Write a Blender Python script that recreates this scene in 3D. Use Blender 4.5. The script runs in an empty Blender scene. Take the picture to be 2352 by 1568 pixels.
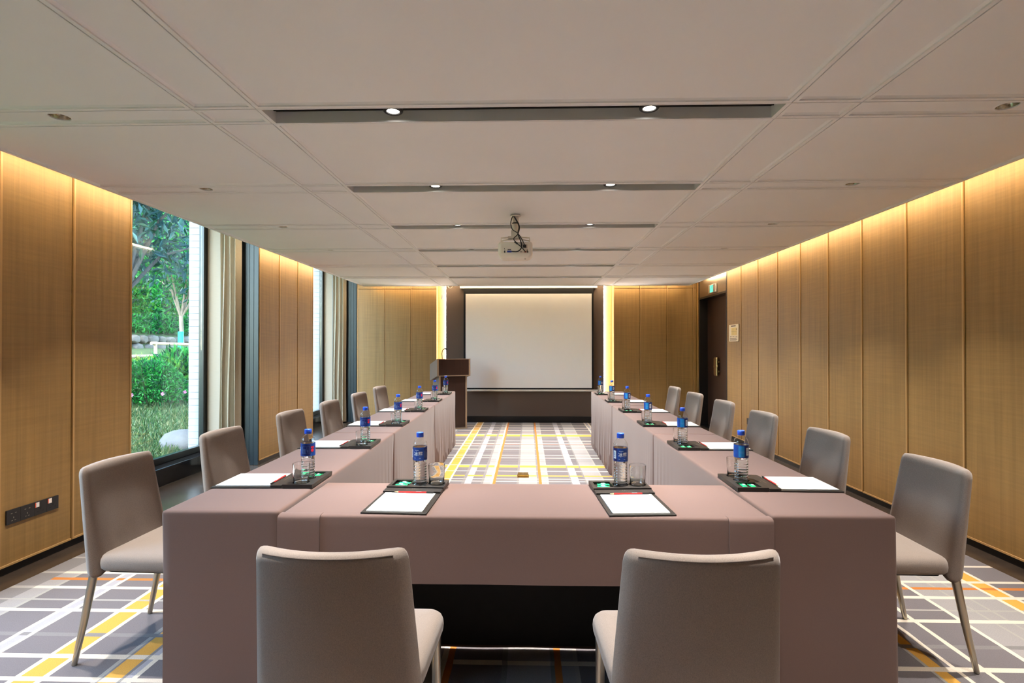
import bpy, bmesh, math, random
from mathutils import Vector, Matrix
R = math.radians
random.seed(7)
SC = bpy.context.scene
COL = SC.collection

# ------------------------------------------------------------------ camera
F_PX, CH = 1190.0, 1.36
cam_d = bpy.data.cameras.new('camera')
cam = bpy.data.objects.new('camera', cam_d)
COL.objects.link(cam)
cam.location = (0, 0, CH)
cam.rotation_euler = (math.pi / 2 + math.atan(8.5 / F_PX), 0, math.atan(30.0 / F_PX))
cam_d.sensor_fit = 'HORIZONTAL'
cam_d.sensor_width = 36.0
cam_d.lens = F_PX / 2352 * 36.0
cam_d.shift_x = -5.0 / 2352
cam_d.shift_y = 5.5 / 2352
cam_d.clip_start = 0.05
SC.camera = cam

# ------------------------------------------------------------------ light levels
SKY = 1.9
SUN = 4.0
LAMP = 4.6            # each slot downlight, watts
SIDE = 4.2            # each recessed side downlight, watts
COVE = 36.0            # cove LED emission
COVE_COL = (1.0, 0.76, 0.47)
SLIT_COL = (1.0, 0.89, 0.80)
SLIT = 30.0
SC.view_settings.view_transform = 'Standard'
SC.view_settings.look = 'None'
SC.view_settings.exposure = 0.85
SC.view_settings.gamma = 1.0
SC.view_settings.use_curve_mapping = False
SC.cycles.use_denoising = True
SC.cycles.max_bounces = 12
SC.cycles.transparent_max_bounces = 16
SC.cycles.sample_clamp_indirect = 6.0
SC.cycles.caustics_refractive = False
SC.cycles.caustics_reflective = False

w = bpy.data.worlds.new('sky')
SC.world = w
w.use_nodes = True
nt = w.node_tree
sky = nt.nodes.new('ShaderNodeTexSky')
sky.sky_type = 'NISHITA'
sky.sun_disc = False
sky.sun_elevation = R(50)
sky.sun_rotation = R(200)
sky.altitude = 100
nt.links.new(sky.outputs[0], nt.nodes['Background'].inputs[0])
nt.nodes['Background'].inputs[1].default_value = SKY
sun_d = bpy.data.lights.new('sun', 'SUN')
sun_d.energy = SUN
sun_d.angle = R(1.0)
sun_d.color = (1.0, 0.95, 0.86)
sun = bpy.data.objects.new('sun', sun_d)
COL.objects.link(sun)
sun.location = (-8, -6, 12)
sun.rotation_euler = Vector((0.03, 0.72, -1.0)).to_track_quat('-Z', 'Y').to_euler()

# ------------------------------------------------------------------ helpers
def lin(r, g, b):
    f = lambda c: (c / 255 / 12.92) if c / 255 <= 0.04045 else ((c / 255 + 0.055) / 1.055) ** 2.4
    return (f(r), f(g), f(b), 1.0)

def mat(name, col=(200, 200, 200), rough=0.6, metal=0.0, emit=None, emit_s=0.0, noise=None, bump=None, spec=None, trans=0.0, ior=1.45, sheen=0.0):
    """noise=(scale vec, amount, detail) value variation; bump=(scale vec, strength, distance)"""
    m = bpy.data.materials.new(name)
    m.use_nodes = True
    n, l = m.node_tree.nodes, m.node_tree.links
    p = n['Principled BSDF']
    c = lin(*col)
    p.inputs['Base Color'].default_value = c
    p.inputs['Roughness'].default_value = rough
    p.inputs['Metallic'].default_value = metal
    p.inputs['IOR'].default_value = ior
    if spec is not None: p.inputs['Specular IOR Level'].default_value = spec
    if trans: p.inputs['Transmission Weight'].default_value = trans
    if sheen:
        p.inputs['Sheen Weight'].default_value = sheen
        p.inputs['Sheen Roughness'].default_value = 0.5
    if emit:
        p.inputs['Emission Color'].default_value = (*emit, 1)
        p.inputs['Emission Strength'].default_value = emit_s
    tc = None
    if noise or bump:
        tc = n.new('ShaderNodeTexCoord')
    if noise:
        sc, amt, det = noise
        mp = n.new('ShaderNodeMapping'); mp.inputs['Scale'].default_value = sc
        l.new(tc.outputs['Object'], mp.inputs[0])
        t = n.new('ShaderNodeTexNoise'); t.inputs['Scale'].default_value = 1.0; t.inputs['Detail'].default_value = det
        l.new(mp.outputs[0], t.inputs[0])
        mr = n.new('ShaderNodeMapRange'); mr.inputs[1].default_value = 0.25; mr.inputs[2].default_value = 0.75
        mr.inputs[3].default_value = 1 - amt; mr.inputs[4].default_value = 1 + amt
        l.new(t.outputs[0], mr.inputs[0])
        mx = n.new('ShaderNodeMix'); mx.data_type = 'RGBA'; mx.blend_type = 'MULTIPLY'; mx.inputs[0].default_value = 1.0
        mx.inputs[6].default_value = c
        l.new(mr.outputs[0], mx.inputs[7])
        l.new(mx.outputs[2], p.inputs['Base Color'])
    if bump:
        sc, st, di = bump
        mp = n.new('ShaderNodeMapping'); mp.inputs['Scale'].default_value = sc
        l.new(tc.outputs['Object'], mp.inputs[0])
        t = n.new('ShaderNodeTexNoise'); t.inputs['Scale'].default_value = 1.0; t.inputs['Detail'].default_value = 3
        l.new(mp.outputs[0], t.inputs[0])
        b = n.new('ShaderNodeBump'); b.inputs['Strength'].default_value = st; b.inputs['Distance'].default_value = di
        l.new(t.outputs[0], b.inputs['Height'])
        l.new(b.outputs[0], p.inputs['Normal'])
    return m

def emis(name, col, s):
    m = bpy.data.materials.new(name); m.use_nodes = True
    n, l = m.node_tree.nodes, m.node_tree.links
    n.remove(n['Principled BSDF'])
    e = n.new('ShaderNodeEmission'); e.inputs[0].default_value = (*col, 1); e.inputs[1].default_value = s
    l.new(e.outputs[0], n['Material Output'].inputs[0])
    return m

def thin_glass(name, tint, gloss=1.0, ior=1.5):
    m = bpy.data.materials.new(name); m.use_nodes = True
    n, l = m.node_tree.nodes, m.node_tree.links
    n.remove(n['Principled BSDF'])
    tr = n.new('ShaderNodeBsdfTransparent'); tr.inputs[0].default_value = (*tint, 1)
    gl = n.new('ShaderNodeBsdfGlossy'); gl.inputs['Roughness'].default_value = 0.02
    fr = n.new('ShaderNodeLayerWeight'); fr.inputs[0].default_value = 0.5
    pw = n.new('ShaderNodeMath'); pw.operation = 'POWER'; pw.inputs[1].default_value = 4.0
    l.new(fr.outputs['Facing'], pw.inputs[0])
    ml = n.new('ShaderNodeMapRange'); f0 = ((ior - 1) / (ior + 1)) ** 2
    ml.inputs[3].default_value = f0 * gloss; ml.inputs[4].default_value = min(1.0, 0.8 * gloss)
    l.new(pw.outputs[0], ml.inputs[0])
    mx = n.new('ShaderNodeMixShader')
    l.new(ml.outputs[0], mx.inputs[0]); l.new(tr.outputs[0], mx.inputs[1]); l.new(gl.outputs[0], mx.inputs[2])
    l.new(mx.outputs[0], n['Material Output'].inputs[0])
    return m

def wood_mat(name, col, axis):
    """oak veneer: vertical grain (world z) plus a fine horizontal saw-cut ripple; axis = horizontal axis of the wall"""
    m = bpy.data.materials.new(name); m.use_nodes = True
    n, l = m.node_tree.nodes, m.node_tree.links
    p = n['Principled BSDF']; p.inputs['Roughness'].default_value = 0.5
    g = n.new('ShaderNodeNewGeometry')
    def tex(scale, det, dist=0.0):
        mp = n.new('ShaderNodeMapping'); mp.inputs['Scale'].default_value = scale
        l.new(g.outputs['Position'], mp.inputs[0])
        t = n.new('ShaderNodeTexNoise'); t.inputs['Scale'].default_value = 1; t.inputs['Detail'].default_value = det
        t.inputs['Distortion'].default_value = dist
        l.new(mp.outputs[0], t.inputs[0]); return t
    a = tex((26, 26, 0.9), 5, 0.4)
    b = tex((95, 95, 1.6), 3)
    c = tex((3.0, 3.0, 60), 2)
    def rng(src, lo, hi):
        mr = n.new('ShaderNodeMapRange'); mr.inputs[1].default_value = 0.3; mr.inputs[2].default_value = 0.7
        mr.inputs[3].default_value = lo; mr.inputs[4].default_value = hi
        l.new(src.outputs[0], mr.inputs[0]); return mr
    m1, m2, m3 = rng(a, 0.86, 1.12), rng(b, 0.93, 1.06), rng(c, 0.93, 1.06)
    x1 = n.new('ShaderNodeMath'); x1.operation = 'MULTIPLY'; l.new(m1.outputs[0], x1.inputs[0]); l.new(m2.outputs[0], x1.inputs[1])
    x2 = n.new('ShaderNodeMath'); x2.operation = 'MULTIPLY'; l.new(x1.outputs[0], x2.inputs[0]); l.new(m3.outputs[0], x2.inputs[1])
    mx = n.new('ShaderNodeMix'); mx.data_type = 'RGBA'; mx.blend_type = 'MULTIPLY'; mx.inputs[0].default_value = 1
    mx.inputs[6].default_value = lin(*col)
    l.new(x2.outputs[0], mx.inputs[7]); l.new(mx.outputs[2], p.inputs['Base Color'])
    wv = n.new('ShaderNodeTexWave'); wv.wave_type = 'BANDS'; wv.bands_direction = 'Z'
    wv.inputs['Scale'].default_value = 52; wv.inputs['Distortion'].default_value = 2.2; wv.inputs['Detail'].default_value = 2
    wv.inputs['Detail Scale'].default_value = 0.4
    l.new(g.outputs['Position'], wv.inputs[0])
    bp = n.new('ShaderNodeBump'); bp.inputs['Strength'].default_value = 0.12; bp.inputs['Distance'].default_value = 0.004
    l.new(wv.outputs['Fac'], bp.inputs['Height']); l.new(bp.outputs[0], p.inputs['Normal'])
    return m

def attr_mat(name, attr, rough=0.9, amt=0.1, scale=300, bump=0.3, trans=0.0):
    m = bpy.data.materials.new(name); m.use_nodes = True
    n, l = m.node_tree.nodes, m.node_tree.links
    p = n['Principled BSDF']; p.inputs['Roughness'].default_value = rough
    at = n.new('ShaderNodeAttribute'); at.attribute_name = attr
    tc = n.new('ShaderNodeTexCoord')
    t = n.new('ShaderNodeTexNoise'); t.inputs['Scale'].default_value = scale; t.inputs['Detail'].default_value = 2
    l.new(tc.outputs['Object'], t.inputs[0])
    mr = n.new('ShaderNodeMapRange'); mr.inputs[1].default_value = 0.3; mr.inputs[2].default_value = 0.7
    mr.inputs[3].default_value = 1 - amt; mr.inputs[4].default_value = 1 + amt
    l.new(t.outputs[0], mr.inputs[0])
    mx = n.new('ShaderNodeMix'); mx.data_type = 'RGBA'; mx.blend_type = 'MULTIPLY'; mx.inputs[0].default_value = 1
    l.new(at.outputs['Color'], mx.inputs[6]); l.new(mr.outputs[0], mx.inputs[7])
    l.new(mx.outputs[2], p.inputs['Base Color'])
    if bump:
        b = n.new('ShaderNodeBump'); b.inputs['Strength'].default_value = bump; b.inputs['Distance'].default_value = 0.004
        l.new(t.outputs[0], b.inputs['Height']); l.new(b.outputs[0], p.inputs['Normal'])
    if trans:
        d = n.new('ShaderNodeBsdfTranslucent'); l.new(mx.outputs[2], d.inputs[0])
        ms = n.new('ShaderNodeMixShader'); ms.inputs[0].default_value = trans
        l.new(p.outputs[0], ms.inputs[1]); l.new(d.outputs[0], ms.inputs[2])
        l.new(ms.outputs[0], n['Material Output'].inputs[0])
    return m

class MB:
    def __init__(s): s.v = []; s.f = []; s.m = []
    def add(s, vs, fs, mi=0):
        o = len(s.v); s.v += [tuple(a) for a in vs]
        for f in fs: s.f.append([i + o for i in f]); s.m.append(mi)
        return s
    def box(s, x0, x1, y0, y1, z0, z1, mi=0):
        return s.add([(x0, y0, z0), (x1, y0, z0), (x1, y1, z0), (x0, y1, z0), (x0, y0, z1), (x1, y0, z1), (x1, y1, z1), (x0, y1, z1)],
                     [(0, 3, 2, 1), (4, 5, 6, 7), (0, 1, 5, 4), (1, 2, 6, 5), (2, 3, 7, 6), (3, 0, 4, 7)], mi)
    def lathe(s, prof, n=24, c=(0, 0, 0), mi=0, cap0=True, cap1=True):
        vs = []; fs = []
        for r, z in prof:
            for k in range(n):
                a = 2 * math.pi * k / n
                vs.append((c[0] + r * math.cos(a), c[1] + r * math.sin(a), c[2] + z))
        for i in range(len(prof) - 1):
            for k in range(n):
                k2 = (k + 1) % n
                fs.append((i * n + k, i * n + k2, (i + 1) * n + k2, (i + 1) * n + k))
        if cap0: fs.append(tuple(range(n - 1, -1, -1)))
        if cap1: fs.append(tuple((len(prof) - 1) * n + k for k in range(n)))
        return s.add(vs, fs, mi)
    def tube(s, path, r, n=8, mi=0, caps=True):
        path = [Vector(p) for p in path]
        rs = r if isinstance(r, (list, tuple)) else [r] * len(path)
        vs = []; fs = []; prev = None
        for i, p in enumerate(path):
            t = (path[min(i + 1, len(path) - 1)] - path[max(i - 1, 0)]).normalized()
            if prev is None:
                a = Vector((0, 0, 1)) if abs(t.z) < 0.9 else Vector((1, 0, 0))
                u = t.cross(a).normalized()
            else:
                u = (prev - t * prev.dot(t)).normalized()
            prev = u; q = t.cross(u)
            for k in range(n):
                an = 2 * math.pi * k / n
                vs.append(p + (u * math.cos(an) + q * math.sin(an)) * rs[i])
        for i in range(len(path) - 1):
            for k in range(n):
                k2 = (k + 1) % n
                fs.append((i * n + k, i * n + k2, (i + 1) * n + k2, (i + 1) * n + k))
        if caps:
            fs.append(tuple(range(n - 1, -1, -1))); fs.append(tuple((len(path) - 1) * n + k for k in range(n)))
        return s.add(vs, fs, mi)
    def loops(s, rows, mi=0, cap0=True, cap1=True):
        n = len(rows[0]); vs = [p for r in rows for p in r]; fs = []
        for i in range(len(rows) - 1):
            for k in range(n):
                k2 = (k + 1) % n
                fs.append((i * n + k, i * n + k2, (i + 1) * n + k2, (i + 1) * n + k))
        if cap0: fs.append(tuple(range(n - 1, -1, -1)))
        if cap1: fs.append(tuple((len(rows) - 1) * n + k for k in range(n)))
        return s.add(vs, fs, mi)
    def mesh(s, name, mats, smooth=False, bevel=0, seg=2, weld=False):
        me = bpy.data.meshes.new(name)
        me.from_pydata(s.v, [], s.f)
        mats = mats if isinstance(mats, (list, tuple)) else [mats]
        for m in mats: me.materials.append(m)
        me.polygons.foreach_set('material_index', s.m)
        if bevel or weld:
            b = bmesh.new(); b.from_mesh(me)
            if weld: bmesh.ops.remove_doubles(b, verts=b.verts, dist=1e-5)
            bmesh.ops.recalc_face_normals(b, faces=b.faces)
            if bevel:
                bmesh.ops.bevel(b, geom=[e for e in b.edges if len(e.link_faces) == 2 and e.calc_face_angle() > 0.5], offset=bevel, segments=seg, affect='EDGES', profile=0.6)
            b.to_mesh(me); b.free()
        else:
            b = bmesh.new(); b.from_mesh(me); bmesh.ops.recalc_face_normals(b, faces=b.faces); b.to_mesh(me); b.free()
        if smooth:
            me.polygons.foreach_set('use_smooth', [True] * len(me.polygons))
            me.set_sharp_from_angle(angle=R(smooth if smooth is not True else 40))
        me.update()
        return me
    def build(s, name, mats, parent=None, loc=None, **k):
        return obj(name, s.mesh(name, mats, **k), parent, loc)

def obj(name, me, parent=None, loc=None):
    o = bpy.data.objects.new(name, me); COL.objects.link(o)
    if parent: o.parent = parent
    if loc: o.location = loc
    return o

def tag(o, label, cat, group=None):
    o['label'] = label; o['category'] = cat
    if group: o['group'] = group
    return o

def thing(name, label, cat, loc=(0, 0, 0), rz=0.0, group=None):
    o = bpy.data.objects.new(name, None); COL.objects.link(o)
    o.empty_display_size = 0.05
    o.location = loc; o.rotation_euler = (0, 0, rz)
    return tag(o, label, cat, group)

def struct(o, label=None):
    o['kind'] = 'structure'
    if label: o['label'] = label
    return o

def sempty(name, label=None):
    o = bpy.data.objects.new(name, None); COL.objects.link(o); o.empty_display_size = 0.05
    return struct(o, label)

def dup(o, parent=None):
    c = o.copy(); COL.objects.link(c)
    if parent: c.parent = parent
    for ch in list(o.children): dup(ch, c)
    return c

def plate_with_holes(outer, holes, z0, z1, mi=0):
    """2-D polygon with holes extruded from z0 to z1; returns MB"""
    b = bmesh.new(); es = []
    for lp in [outer] + holes:
        vs = [b.verts.new((x, y, 0)) for x, y in lp]
        es += [b.edges.new((vs[i], vs[(i + 1) % len(vs)])) for i in range(len(vs))]
    bmesh.ops.triangle_fill(b, use_beauty=True, edges=es)
    b.verts.ensure_lookup_table(); b.verts.index_update()
    vs = [v.co.copy() for v in b.verts]; fs = [[v.index for v in f.verts] for f in b.faces]; b.free()
    mb = MB()
    mb.add([(v.x, v.y, z1) for v in vs], fs, mi); mb.add([(v.x, v.y, z0) for v in vs], [f[::-1] for f in fs], mi)
    for lp in [outer] + holes:
        n = len(lp); mb.add([(x, y, z0) for x, y in lp] + [(x, y, z1) for x, y in lp], [(i, (i + 1) % n, n + (i + 1) % n, n + i) for i in range(n)], mi)
    return mb

def circ(cx, cy, r, n=24): return [(cx + r * math.cos(2 * math.pi * k / n), cy + r * math.sin(2 * math.pi * k / n)) for k in range(n)]

def rrect(x0, x1, y0, y1, r, n=5):
    pts = []
    for cx, cy, a0 in ((x1 - r, y1 - r, 0), (x0 + r, y1 - r, 90), (x0 + r, y0 + r, 180), (x1 - r, y0 + r, 270)):
        for k in range(n + 1):
            a = R(a0 + 90 * k / n); pts.append((cx + r * math.cos(a), cy + r * math.sin(a)))
    return pts

# ------------------------------------------------------------------ materials
WOODC = (142, 109, 60)
M = dict(
    wood=wood_mat('oak_veneer', WOODC, 'y'),
    woodtrim=mat('oak_trim', (176, 138, 88), 0.45, noise=((60, 60, 2), 0.08, 3)),
    plinth=mat('black_plinth', (18, 16, 15), 0.4),
    ceil=mat('ceiling_paint', (236, 238, 240), 0.75, noise=((3, 3, 3), 0.012, 2)),
    slotblack=mat('black_grille', (10, 10, 10), 0.6),
    floor=mat('dark_stone', (58, 48, 40), 0.22, noise=((3, 14, 3), 0.30, 5), bump=((60, 60, 60), 0.03, 0.002)),
    cloth=mat('taupe_cloth', (106, 82, 74), 0.85, noise=((500, 500, 500), 0.05, 2), bump=((700, 700, 700), 0.10, 0.001), sheen=0.15),
    chair=mat('taupe_melange', (132, 118, 108), 0.95, noise=((620, 620, 260), 0.20, 3), bump=((650, 650, 350), 0.25, 0.0015), sheen=0.2),
    seam=mat('dark_stitch', (70, 58, 52), 0.9),
    legm=mat('champagne_metal', (172, 165, 150), 0.28, 1.0),
    steel=mat('brushed_steel', (200, 198, 192), 0.3, 1.0),
    blackm=mat('black_laminate', (12, 11, 11), 0.7),
    darkframe=mat('dark_frame', (38, 46, 50), 0.35, 0.3),
    frameblack=mat('black_window_frame', (16, 20, 22), 0.3),
    stoneblk=mat('black_ledge_stone', (22, 22, 24), 0.12),
    backwall=mat('beige_wall', (186, 172, 150), 0.9),
    fabricp=mat('beige_wallcloth', (156, 144, 128), 0.9, noise=((14, 14, 500), 0.05, 2)),
    curtain=mat('grey_curtain', (150, 138, 118), 0.9, noise=((200, 200, 40), 0.05, 2), sheen=0.2),
    pane=thin_glass('window_glass', (0.92, 0.99, 0.975), 1.0, 1.45),
    tile=mat('white_tile', (128, 136, 143), 0.35),
    grout=mat('tile_grout', (70, 74, 80), 0.9),
    screen=mat('screen_white', (246, 241, 234), 0.8),
    black=mat('black_fabric', (14, 13, 13), 0.85),
    darkpanel=mat('dark_wallcloth', (96, 80, 68), 0.85, noise=((300, 300, 300), 0.10, 2)),
    whitep=mat('white_plastic', (226, 220, 210), 0.4),
    led=emis('cove_led', COVE_COL, COVE),
    slit=emis('slit_led', SLIT_COL, SLIT),
    lampface=emis('lamp_face', (1.0, 0.93, 0.82), 14.0),
    reflector=mat('reflector_chrome', (222, 214, 200), 0.22, 1.0, noise=((90, 90, 90), 0.3, 2)),
    doorw=mat('dark_walnut', (52, 34, 26), 0.35, noise=((70, 70, 2), 0.30, 4)),
    doorframe=mat('door_frame_black', (20, 17, 15), 0.35),
    header=mat('bronze_steel', (150, 130, 104), 0.32, 0.9, noise=((2, 2, 60), 0.06, 2)),
    bronze=mat('antique_bronze', (190, 165, 120), 0.3, 1.0),
    brass=mat('brass', (198, 160, 80), 0.25, 1.0),
    lectw=mat('lectern_walnut', (44, 25, 18), 0.35, noise=((90, 90, 3), 0.28, 4)),
    lectedge=mat('lectern_edge', (172, 152, 128), 0.35, 0.6),
    lectside=mat('lectern_side', (112, 100, 92), 0.4, noise=((60, 60, 3), 0.10, 3)),
    leather=mat('black_leather', (40, 36, 33), 0.42, bump=((900, 900, 900), 0.12, 0.0006)),
    paper=mat('white_paper', (246, 244, 240), 0.8),
    pencilred=mat('pencil_red', (190, 42, 40), 0.35),
    pencilblk=mat('pencil_black', (20, 18, 18), 0.4),
    pencilwood=mat('pencil_wood', (222, 186, 140), 0.7),
    silver=mat('silver_print', (150, 142, 128), 0.4, 0.5),
    capblue=mat('cap_blue', (40, 92, 226), 0.35),
    labelblue=mat('label_blue', (14, 66, 150), 0.35, noise=((40, 40, 40), 0.25, 2)),
    labellite=mat('label_light_blue', (30, 132, 196), 0.35),
    labelnavy=mat('label_navy', (18, 36, 110), 0.35),
    lwhite=mat('label_white', (240, 244, 248), 0.5),
    lgrey=mat('label_grey_print', (120, 150, 196), 0.5),
    lred=mat('label_red', (214, 34, 60), 0.4),
    pet=thin_glass('bottle_plastic', (0.97, 0.985, 0.99), 1.2, 1.45),
    water=mat('water', (250, 253, 255), 0.0, trans=1.0, ior=1.33),
    tumbler=mat('clear_glass', (252, 254, 254), 0.0, trans=1.0, ior=1.45),
    mint=mat('mint_wrapper', (24, 190, 110), 0.35, noise=((120, 120, 120), 0.25, 2)),
    mintw=mat('mint_print', (225, 245, 240), 0.5),
    mintb=mat('mint_print_blue', (30, 80, 170), 0.5),
    socketblk=mat('socket_black', (32, 29, 29), 0.5),
    socketpin=mat('socket_hole', (8, 8, 8), 0.5),
    stickw=mat('sticker_white', (236, 226, 220), 0.6),
    stickr=mat('sticker_red', (224, 90, 60), 0.6),
    notice=mat('notice_paper', (226, 212, 184), 0.6),
    noticey=mat('notice_plan', (222, 196, 128), 0.6),
    ink=mat('ink_dark', (70, 56, 44), 0.7),
    exitg=emis('exit_green', (0.18, 0.95, 0.62), 0.8),
    exitw=mat('exit_white', (12, 60, 44), 0.6),
    cable=mat('black_cable', (16, 15, 15), 0.45),
    vga=mat('port_blue', (40, 60, 150), 0.4),
    portred=mat('port_red', (130, 60, 56), 0.4),
    # garden
    soil=mat('garden_soil', (70, 84, 46), 0.95, noise=((3, 3, 3), 0.35, 4)),
    bark=mat('bark', (128, 112, 98), 0.9, noise=((20, 20, 4), 0.3, 4)),
    barkdk=mat('bark_dark', (82, 78, 74), 0.9, noise=((20, 20, 4), 0.3, 4)),
    wrap=mat('green_trunk_wrap', (24, 140, 128), 0.7),
    bamboo=mat('bamboo', (176, 148, 122), 0.6, noise=((8, 8, 8), 0.15, 2)),
    stone=mat('field_stone', (104, 96, 90), 0.9, noise=((6, 6, 6), 0.25, 5), bump=((12, 12, 12), 0.5, 0.02)),
    boulder=mat('pale_boulder', (80, 80, 83), 0.9, noise=((6, 6, 6), 0.15, 5), bump=((14, 14, 14), 0.5, 0.02)),
    maroon=mat('maroon_render', (118, 70, 76), 0.9),
    extwhite=mat('white_render', (230, 230, 228), 0.8),
    pink=mat('pink_petal', (226, 130, 200), 0.7),
    leaf=attr_mat('leaves', 'Col', 0.5, 0.08, 20, 0, 0.45),
    carpet=attr_mat('plaid_carpet', 'Col', 0.98, 0.10, 260, 0.35),
)

# ------------------------------------------------------------------ room dimensions (metres)
XL, XR, YF, YB = -3.115, 3.04, 9.40, -2.6
ZC, ZT = 2.45, 2.62
WIN = [(3.99, 5.943), (7.445, 9.40), (0.55, 2.49)]      # window niches along the left wall
GX, NX = -3.75, -3.575                                    # glass plane, ledge front

# floor
fl = MB(); fl.box(-3.60, XR + 0.2, YB - .1, YF + .2, -0.10, 0.0)
struct(fl.build('floor', M['floor']), 'dark polished stone floor around the carpet')

# carpet -------------------------------------------------------------
CC = dict(D=lin(98, 92, 94), L=lin(134, 130, 129), M=lin(110, 105, 105), W=lin(192, 180, 164), Y=lin(186, 138, 56), O=lin(168, 100, 36),
          P=lin(142, 138, 132), V=lin(144, 141, 146), R=lin(138, 96, 80), K=lin(80, 75, 75))
xb = [(-2.92, 'M'), (-2.783, 'L'), (-2.68, 'P'), (-2.66, 'D'), (-2.418, 'W'), (-2.395, 'V'), (-2.352, 'W'), (-2.33, 'D'), (-2.108, 'W'), (-2.085, 'Y'), (-1.992, 'W'), (-1.97, 'D'),
      (-1.765, 'P'), (-1.745, 'M'), (-1.735, 'Y'), (-1.66, 'M'), (-1.645, 'V'), (-1.618, 'W'), (-1.598, 'D'), (-1.30, 'L'), (-1.15, 'M'), (-1.12, 'D'), (-.91, 'W'), (-.888, 'Y'), (-.80, 'W'), (-.780, 'D'),
      (-.661, 'M'), (-.63, 'V'), (-.562, 'D'), (-.467, 'M'), (-.44, 'L'), (-.372, 'W'), (-.348, 'O'), (-.319, 'D'), (-.108, 'M'), (-.085, 'L'), (.099, 'M'), (.117, 'O'), (.146, 'L'), (.20, 'P'), (.218, 'D'),
      (.436, 'M'), (.449, 'V'), (.526, 'D'), (.584, 'M'), (.598, 'L'), (.769, 'P'), (.786, 'D'), (1.006, 'W'), (1.028, 'V'), (1.072, 'W'), (1.094, 'D'), (1.35, 'L'), (1.50, 'D'), (1.687, 'P'), (1.70, 'Y'), (1.75, 'D'),
      (1.79, 'W'), (1.81, 'D'), (1.905, 'W'), (1.928, 'D'), (2.137, 'W'), (2.16, 'L'), (2.29, 'P'), (2.305, 'L'), (2.375, 'P'), (2.39, 'L'), (2.518, 'W'), (2.54, 'Y'), (2.622, 'W'), (2.643, 'D'), (2.86, None)]
yl = [(-2.0, .03, 'W'), (-1.5, .06, 'Y'), (-.9, .03, 'W'), (-.5, .03, 'W'), (0.0, .03, 'O'), (.4, .03, 'W'), (.8, .05, 'Y'), (1.1, .03, 'W'), (1.35, .03, 'W'), (1.62, .03, 'O'), (1.8, .03, 'W'), (1.95, .02, 'M'),
      (2.076, .028, 'W'), (2.232, .032, 'W'), (2.40, .03, 'M'), (2.623, .03, 'W'), (2.731, .016, 'P'), (2.87, .030, 'W'), (2.977, .030, 'O'), (3.06, .026, 'W'), (3.278, .024, 'W'),
      (3.45, .02, 'M'), (3.6, .05, 'Y'), (3.75, .025, 'W'), (3.95, .025, 'W'), (4.12, .02, 'M'), (4.3, .025, 'W'), (4.5, .12, 'Y'), (4.75, .025, 'W'), (4.93, .02, 'M'), (5.08, .022, 'W'),
      (5.248, .022, 'W'), (5.343, .022, 'W'), (5.474, .05, 'Y'), (5.681, .025, 'W'), (5.905, .105, 'Y'), (5.975, .024, 'W'), (6.17, .02, 'K'), (6.265, .02, 'K'), (6.36, .022, 'W'), (6.513, .024, 'W'), (6.662, .022, 'K'),
      (6.9, .024, 'W'), (7.134, .030, 'W'), (7.252, .035, 'R'), (7.314, .026, 'W'), (7.517, .03, 'W'), (7.68, .03, 'K'), (7.77, .03, 'M'), (7.98, .155, 'Y'), (8.085, .03, 'W'), (8.247, .035, 'R'), (8.471, .035, 'W'), (8.6, .03, 'K'),
      (8.726, .035, 'W'), (8.88, .03, 'M'), (9.0, .035, 'W'), (9.15, .03, 'K'), (9.27, .03, 'P')]
ys = [(YB + .2, 'N')]
for c, wd, t in yl:
    a, b = c - wd / 2, c + wd / 2
    ys += [(a, t), (b, 'N')]
ys.append((9.36, None))
def carpet_cell(xt, yt):
    if xt in 'WO': return CC[xt]
    if yt == 'W': return CC['P'] if xt == 'M' else CC['W']
    if yt in 'YOR' and xt in 'DLVYP': return CC[yt]
    if yt == 'K' and xt != 'M': return tuple(a * b for a, b in zip(CC[xt], (.72, .72, .74, 1)))
    if yt == 'P': return CC['P']
    if yt == 'M': return CC['M']
    return CC[xt]
gx = [a for a, _ in xb]; xt = [t for _, t in xb][:-1]
gy = []; yt = []
for i in range(len(ys) - 1):
    n = max(1, int((ys[i + 1][0] - ys[i][0]) / 0.09))
    for k in range(n):
        gy.append(ys[i][0] + (ys[i + 1][0] - ys[i][0]) * k / n); yt.append(ys[i][1])
gy.append(ys[-1][0])
cv, cf, cc = [], [], []
for j, y in enumerate(gy):
    for i, x in enumerate(gx):
        e = 0 if i in (0, len(gx) - 1) or j in (0, len(gy) - 1) else 0.0018
        cv.append((x + random.uniform(-e, e), y + random.uniform(-e, e) * .8, 0.008))
nx = len(gx)
for j in range(len(gy) - 1):
    for i in range(nx - 1):
        cf.append((j * nx + i, j * nx + i + 1, (j + 1) * nx + i + 1, (j + 1) * nx + i)); cc.append(carpet_cell(xt[i], yt[j]))
o0 = len(cv)
cv += [(gx[0], gy[0], .001), (gx[-1], gy[0], .001), (gx[-1], gy[-1], .001), (gx[0], gy[-1], .001)]
t0 = [0, nx - 1, (len(gy) - 1) * nx + nx - 1, (len(gy) - 1) * nx]
for a in range(4):
    cf.append((o0 + a, o0 + (a + 1) % 4, t0[(a + 1) % 4], t0[a])); cc.append(CC['D'])
me = bpy.data.meshes.new('carpet'); me.from_pydata(cv, [], cf)
ca = me.color_attributes.new('Col', 'FLOAT_COLOR', 'CORNER')
k = 0
for p in me.polygons:
    for li in p.loop_indices: ca.data[li].color = cc[p.index]
me.materials.append(M['carpet'])
tag(obj('carpet', me), 'grey plaid carpet with yellow, orange and cream stripes filling the room', 'carpet')

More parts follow.
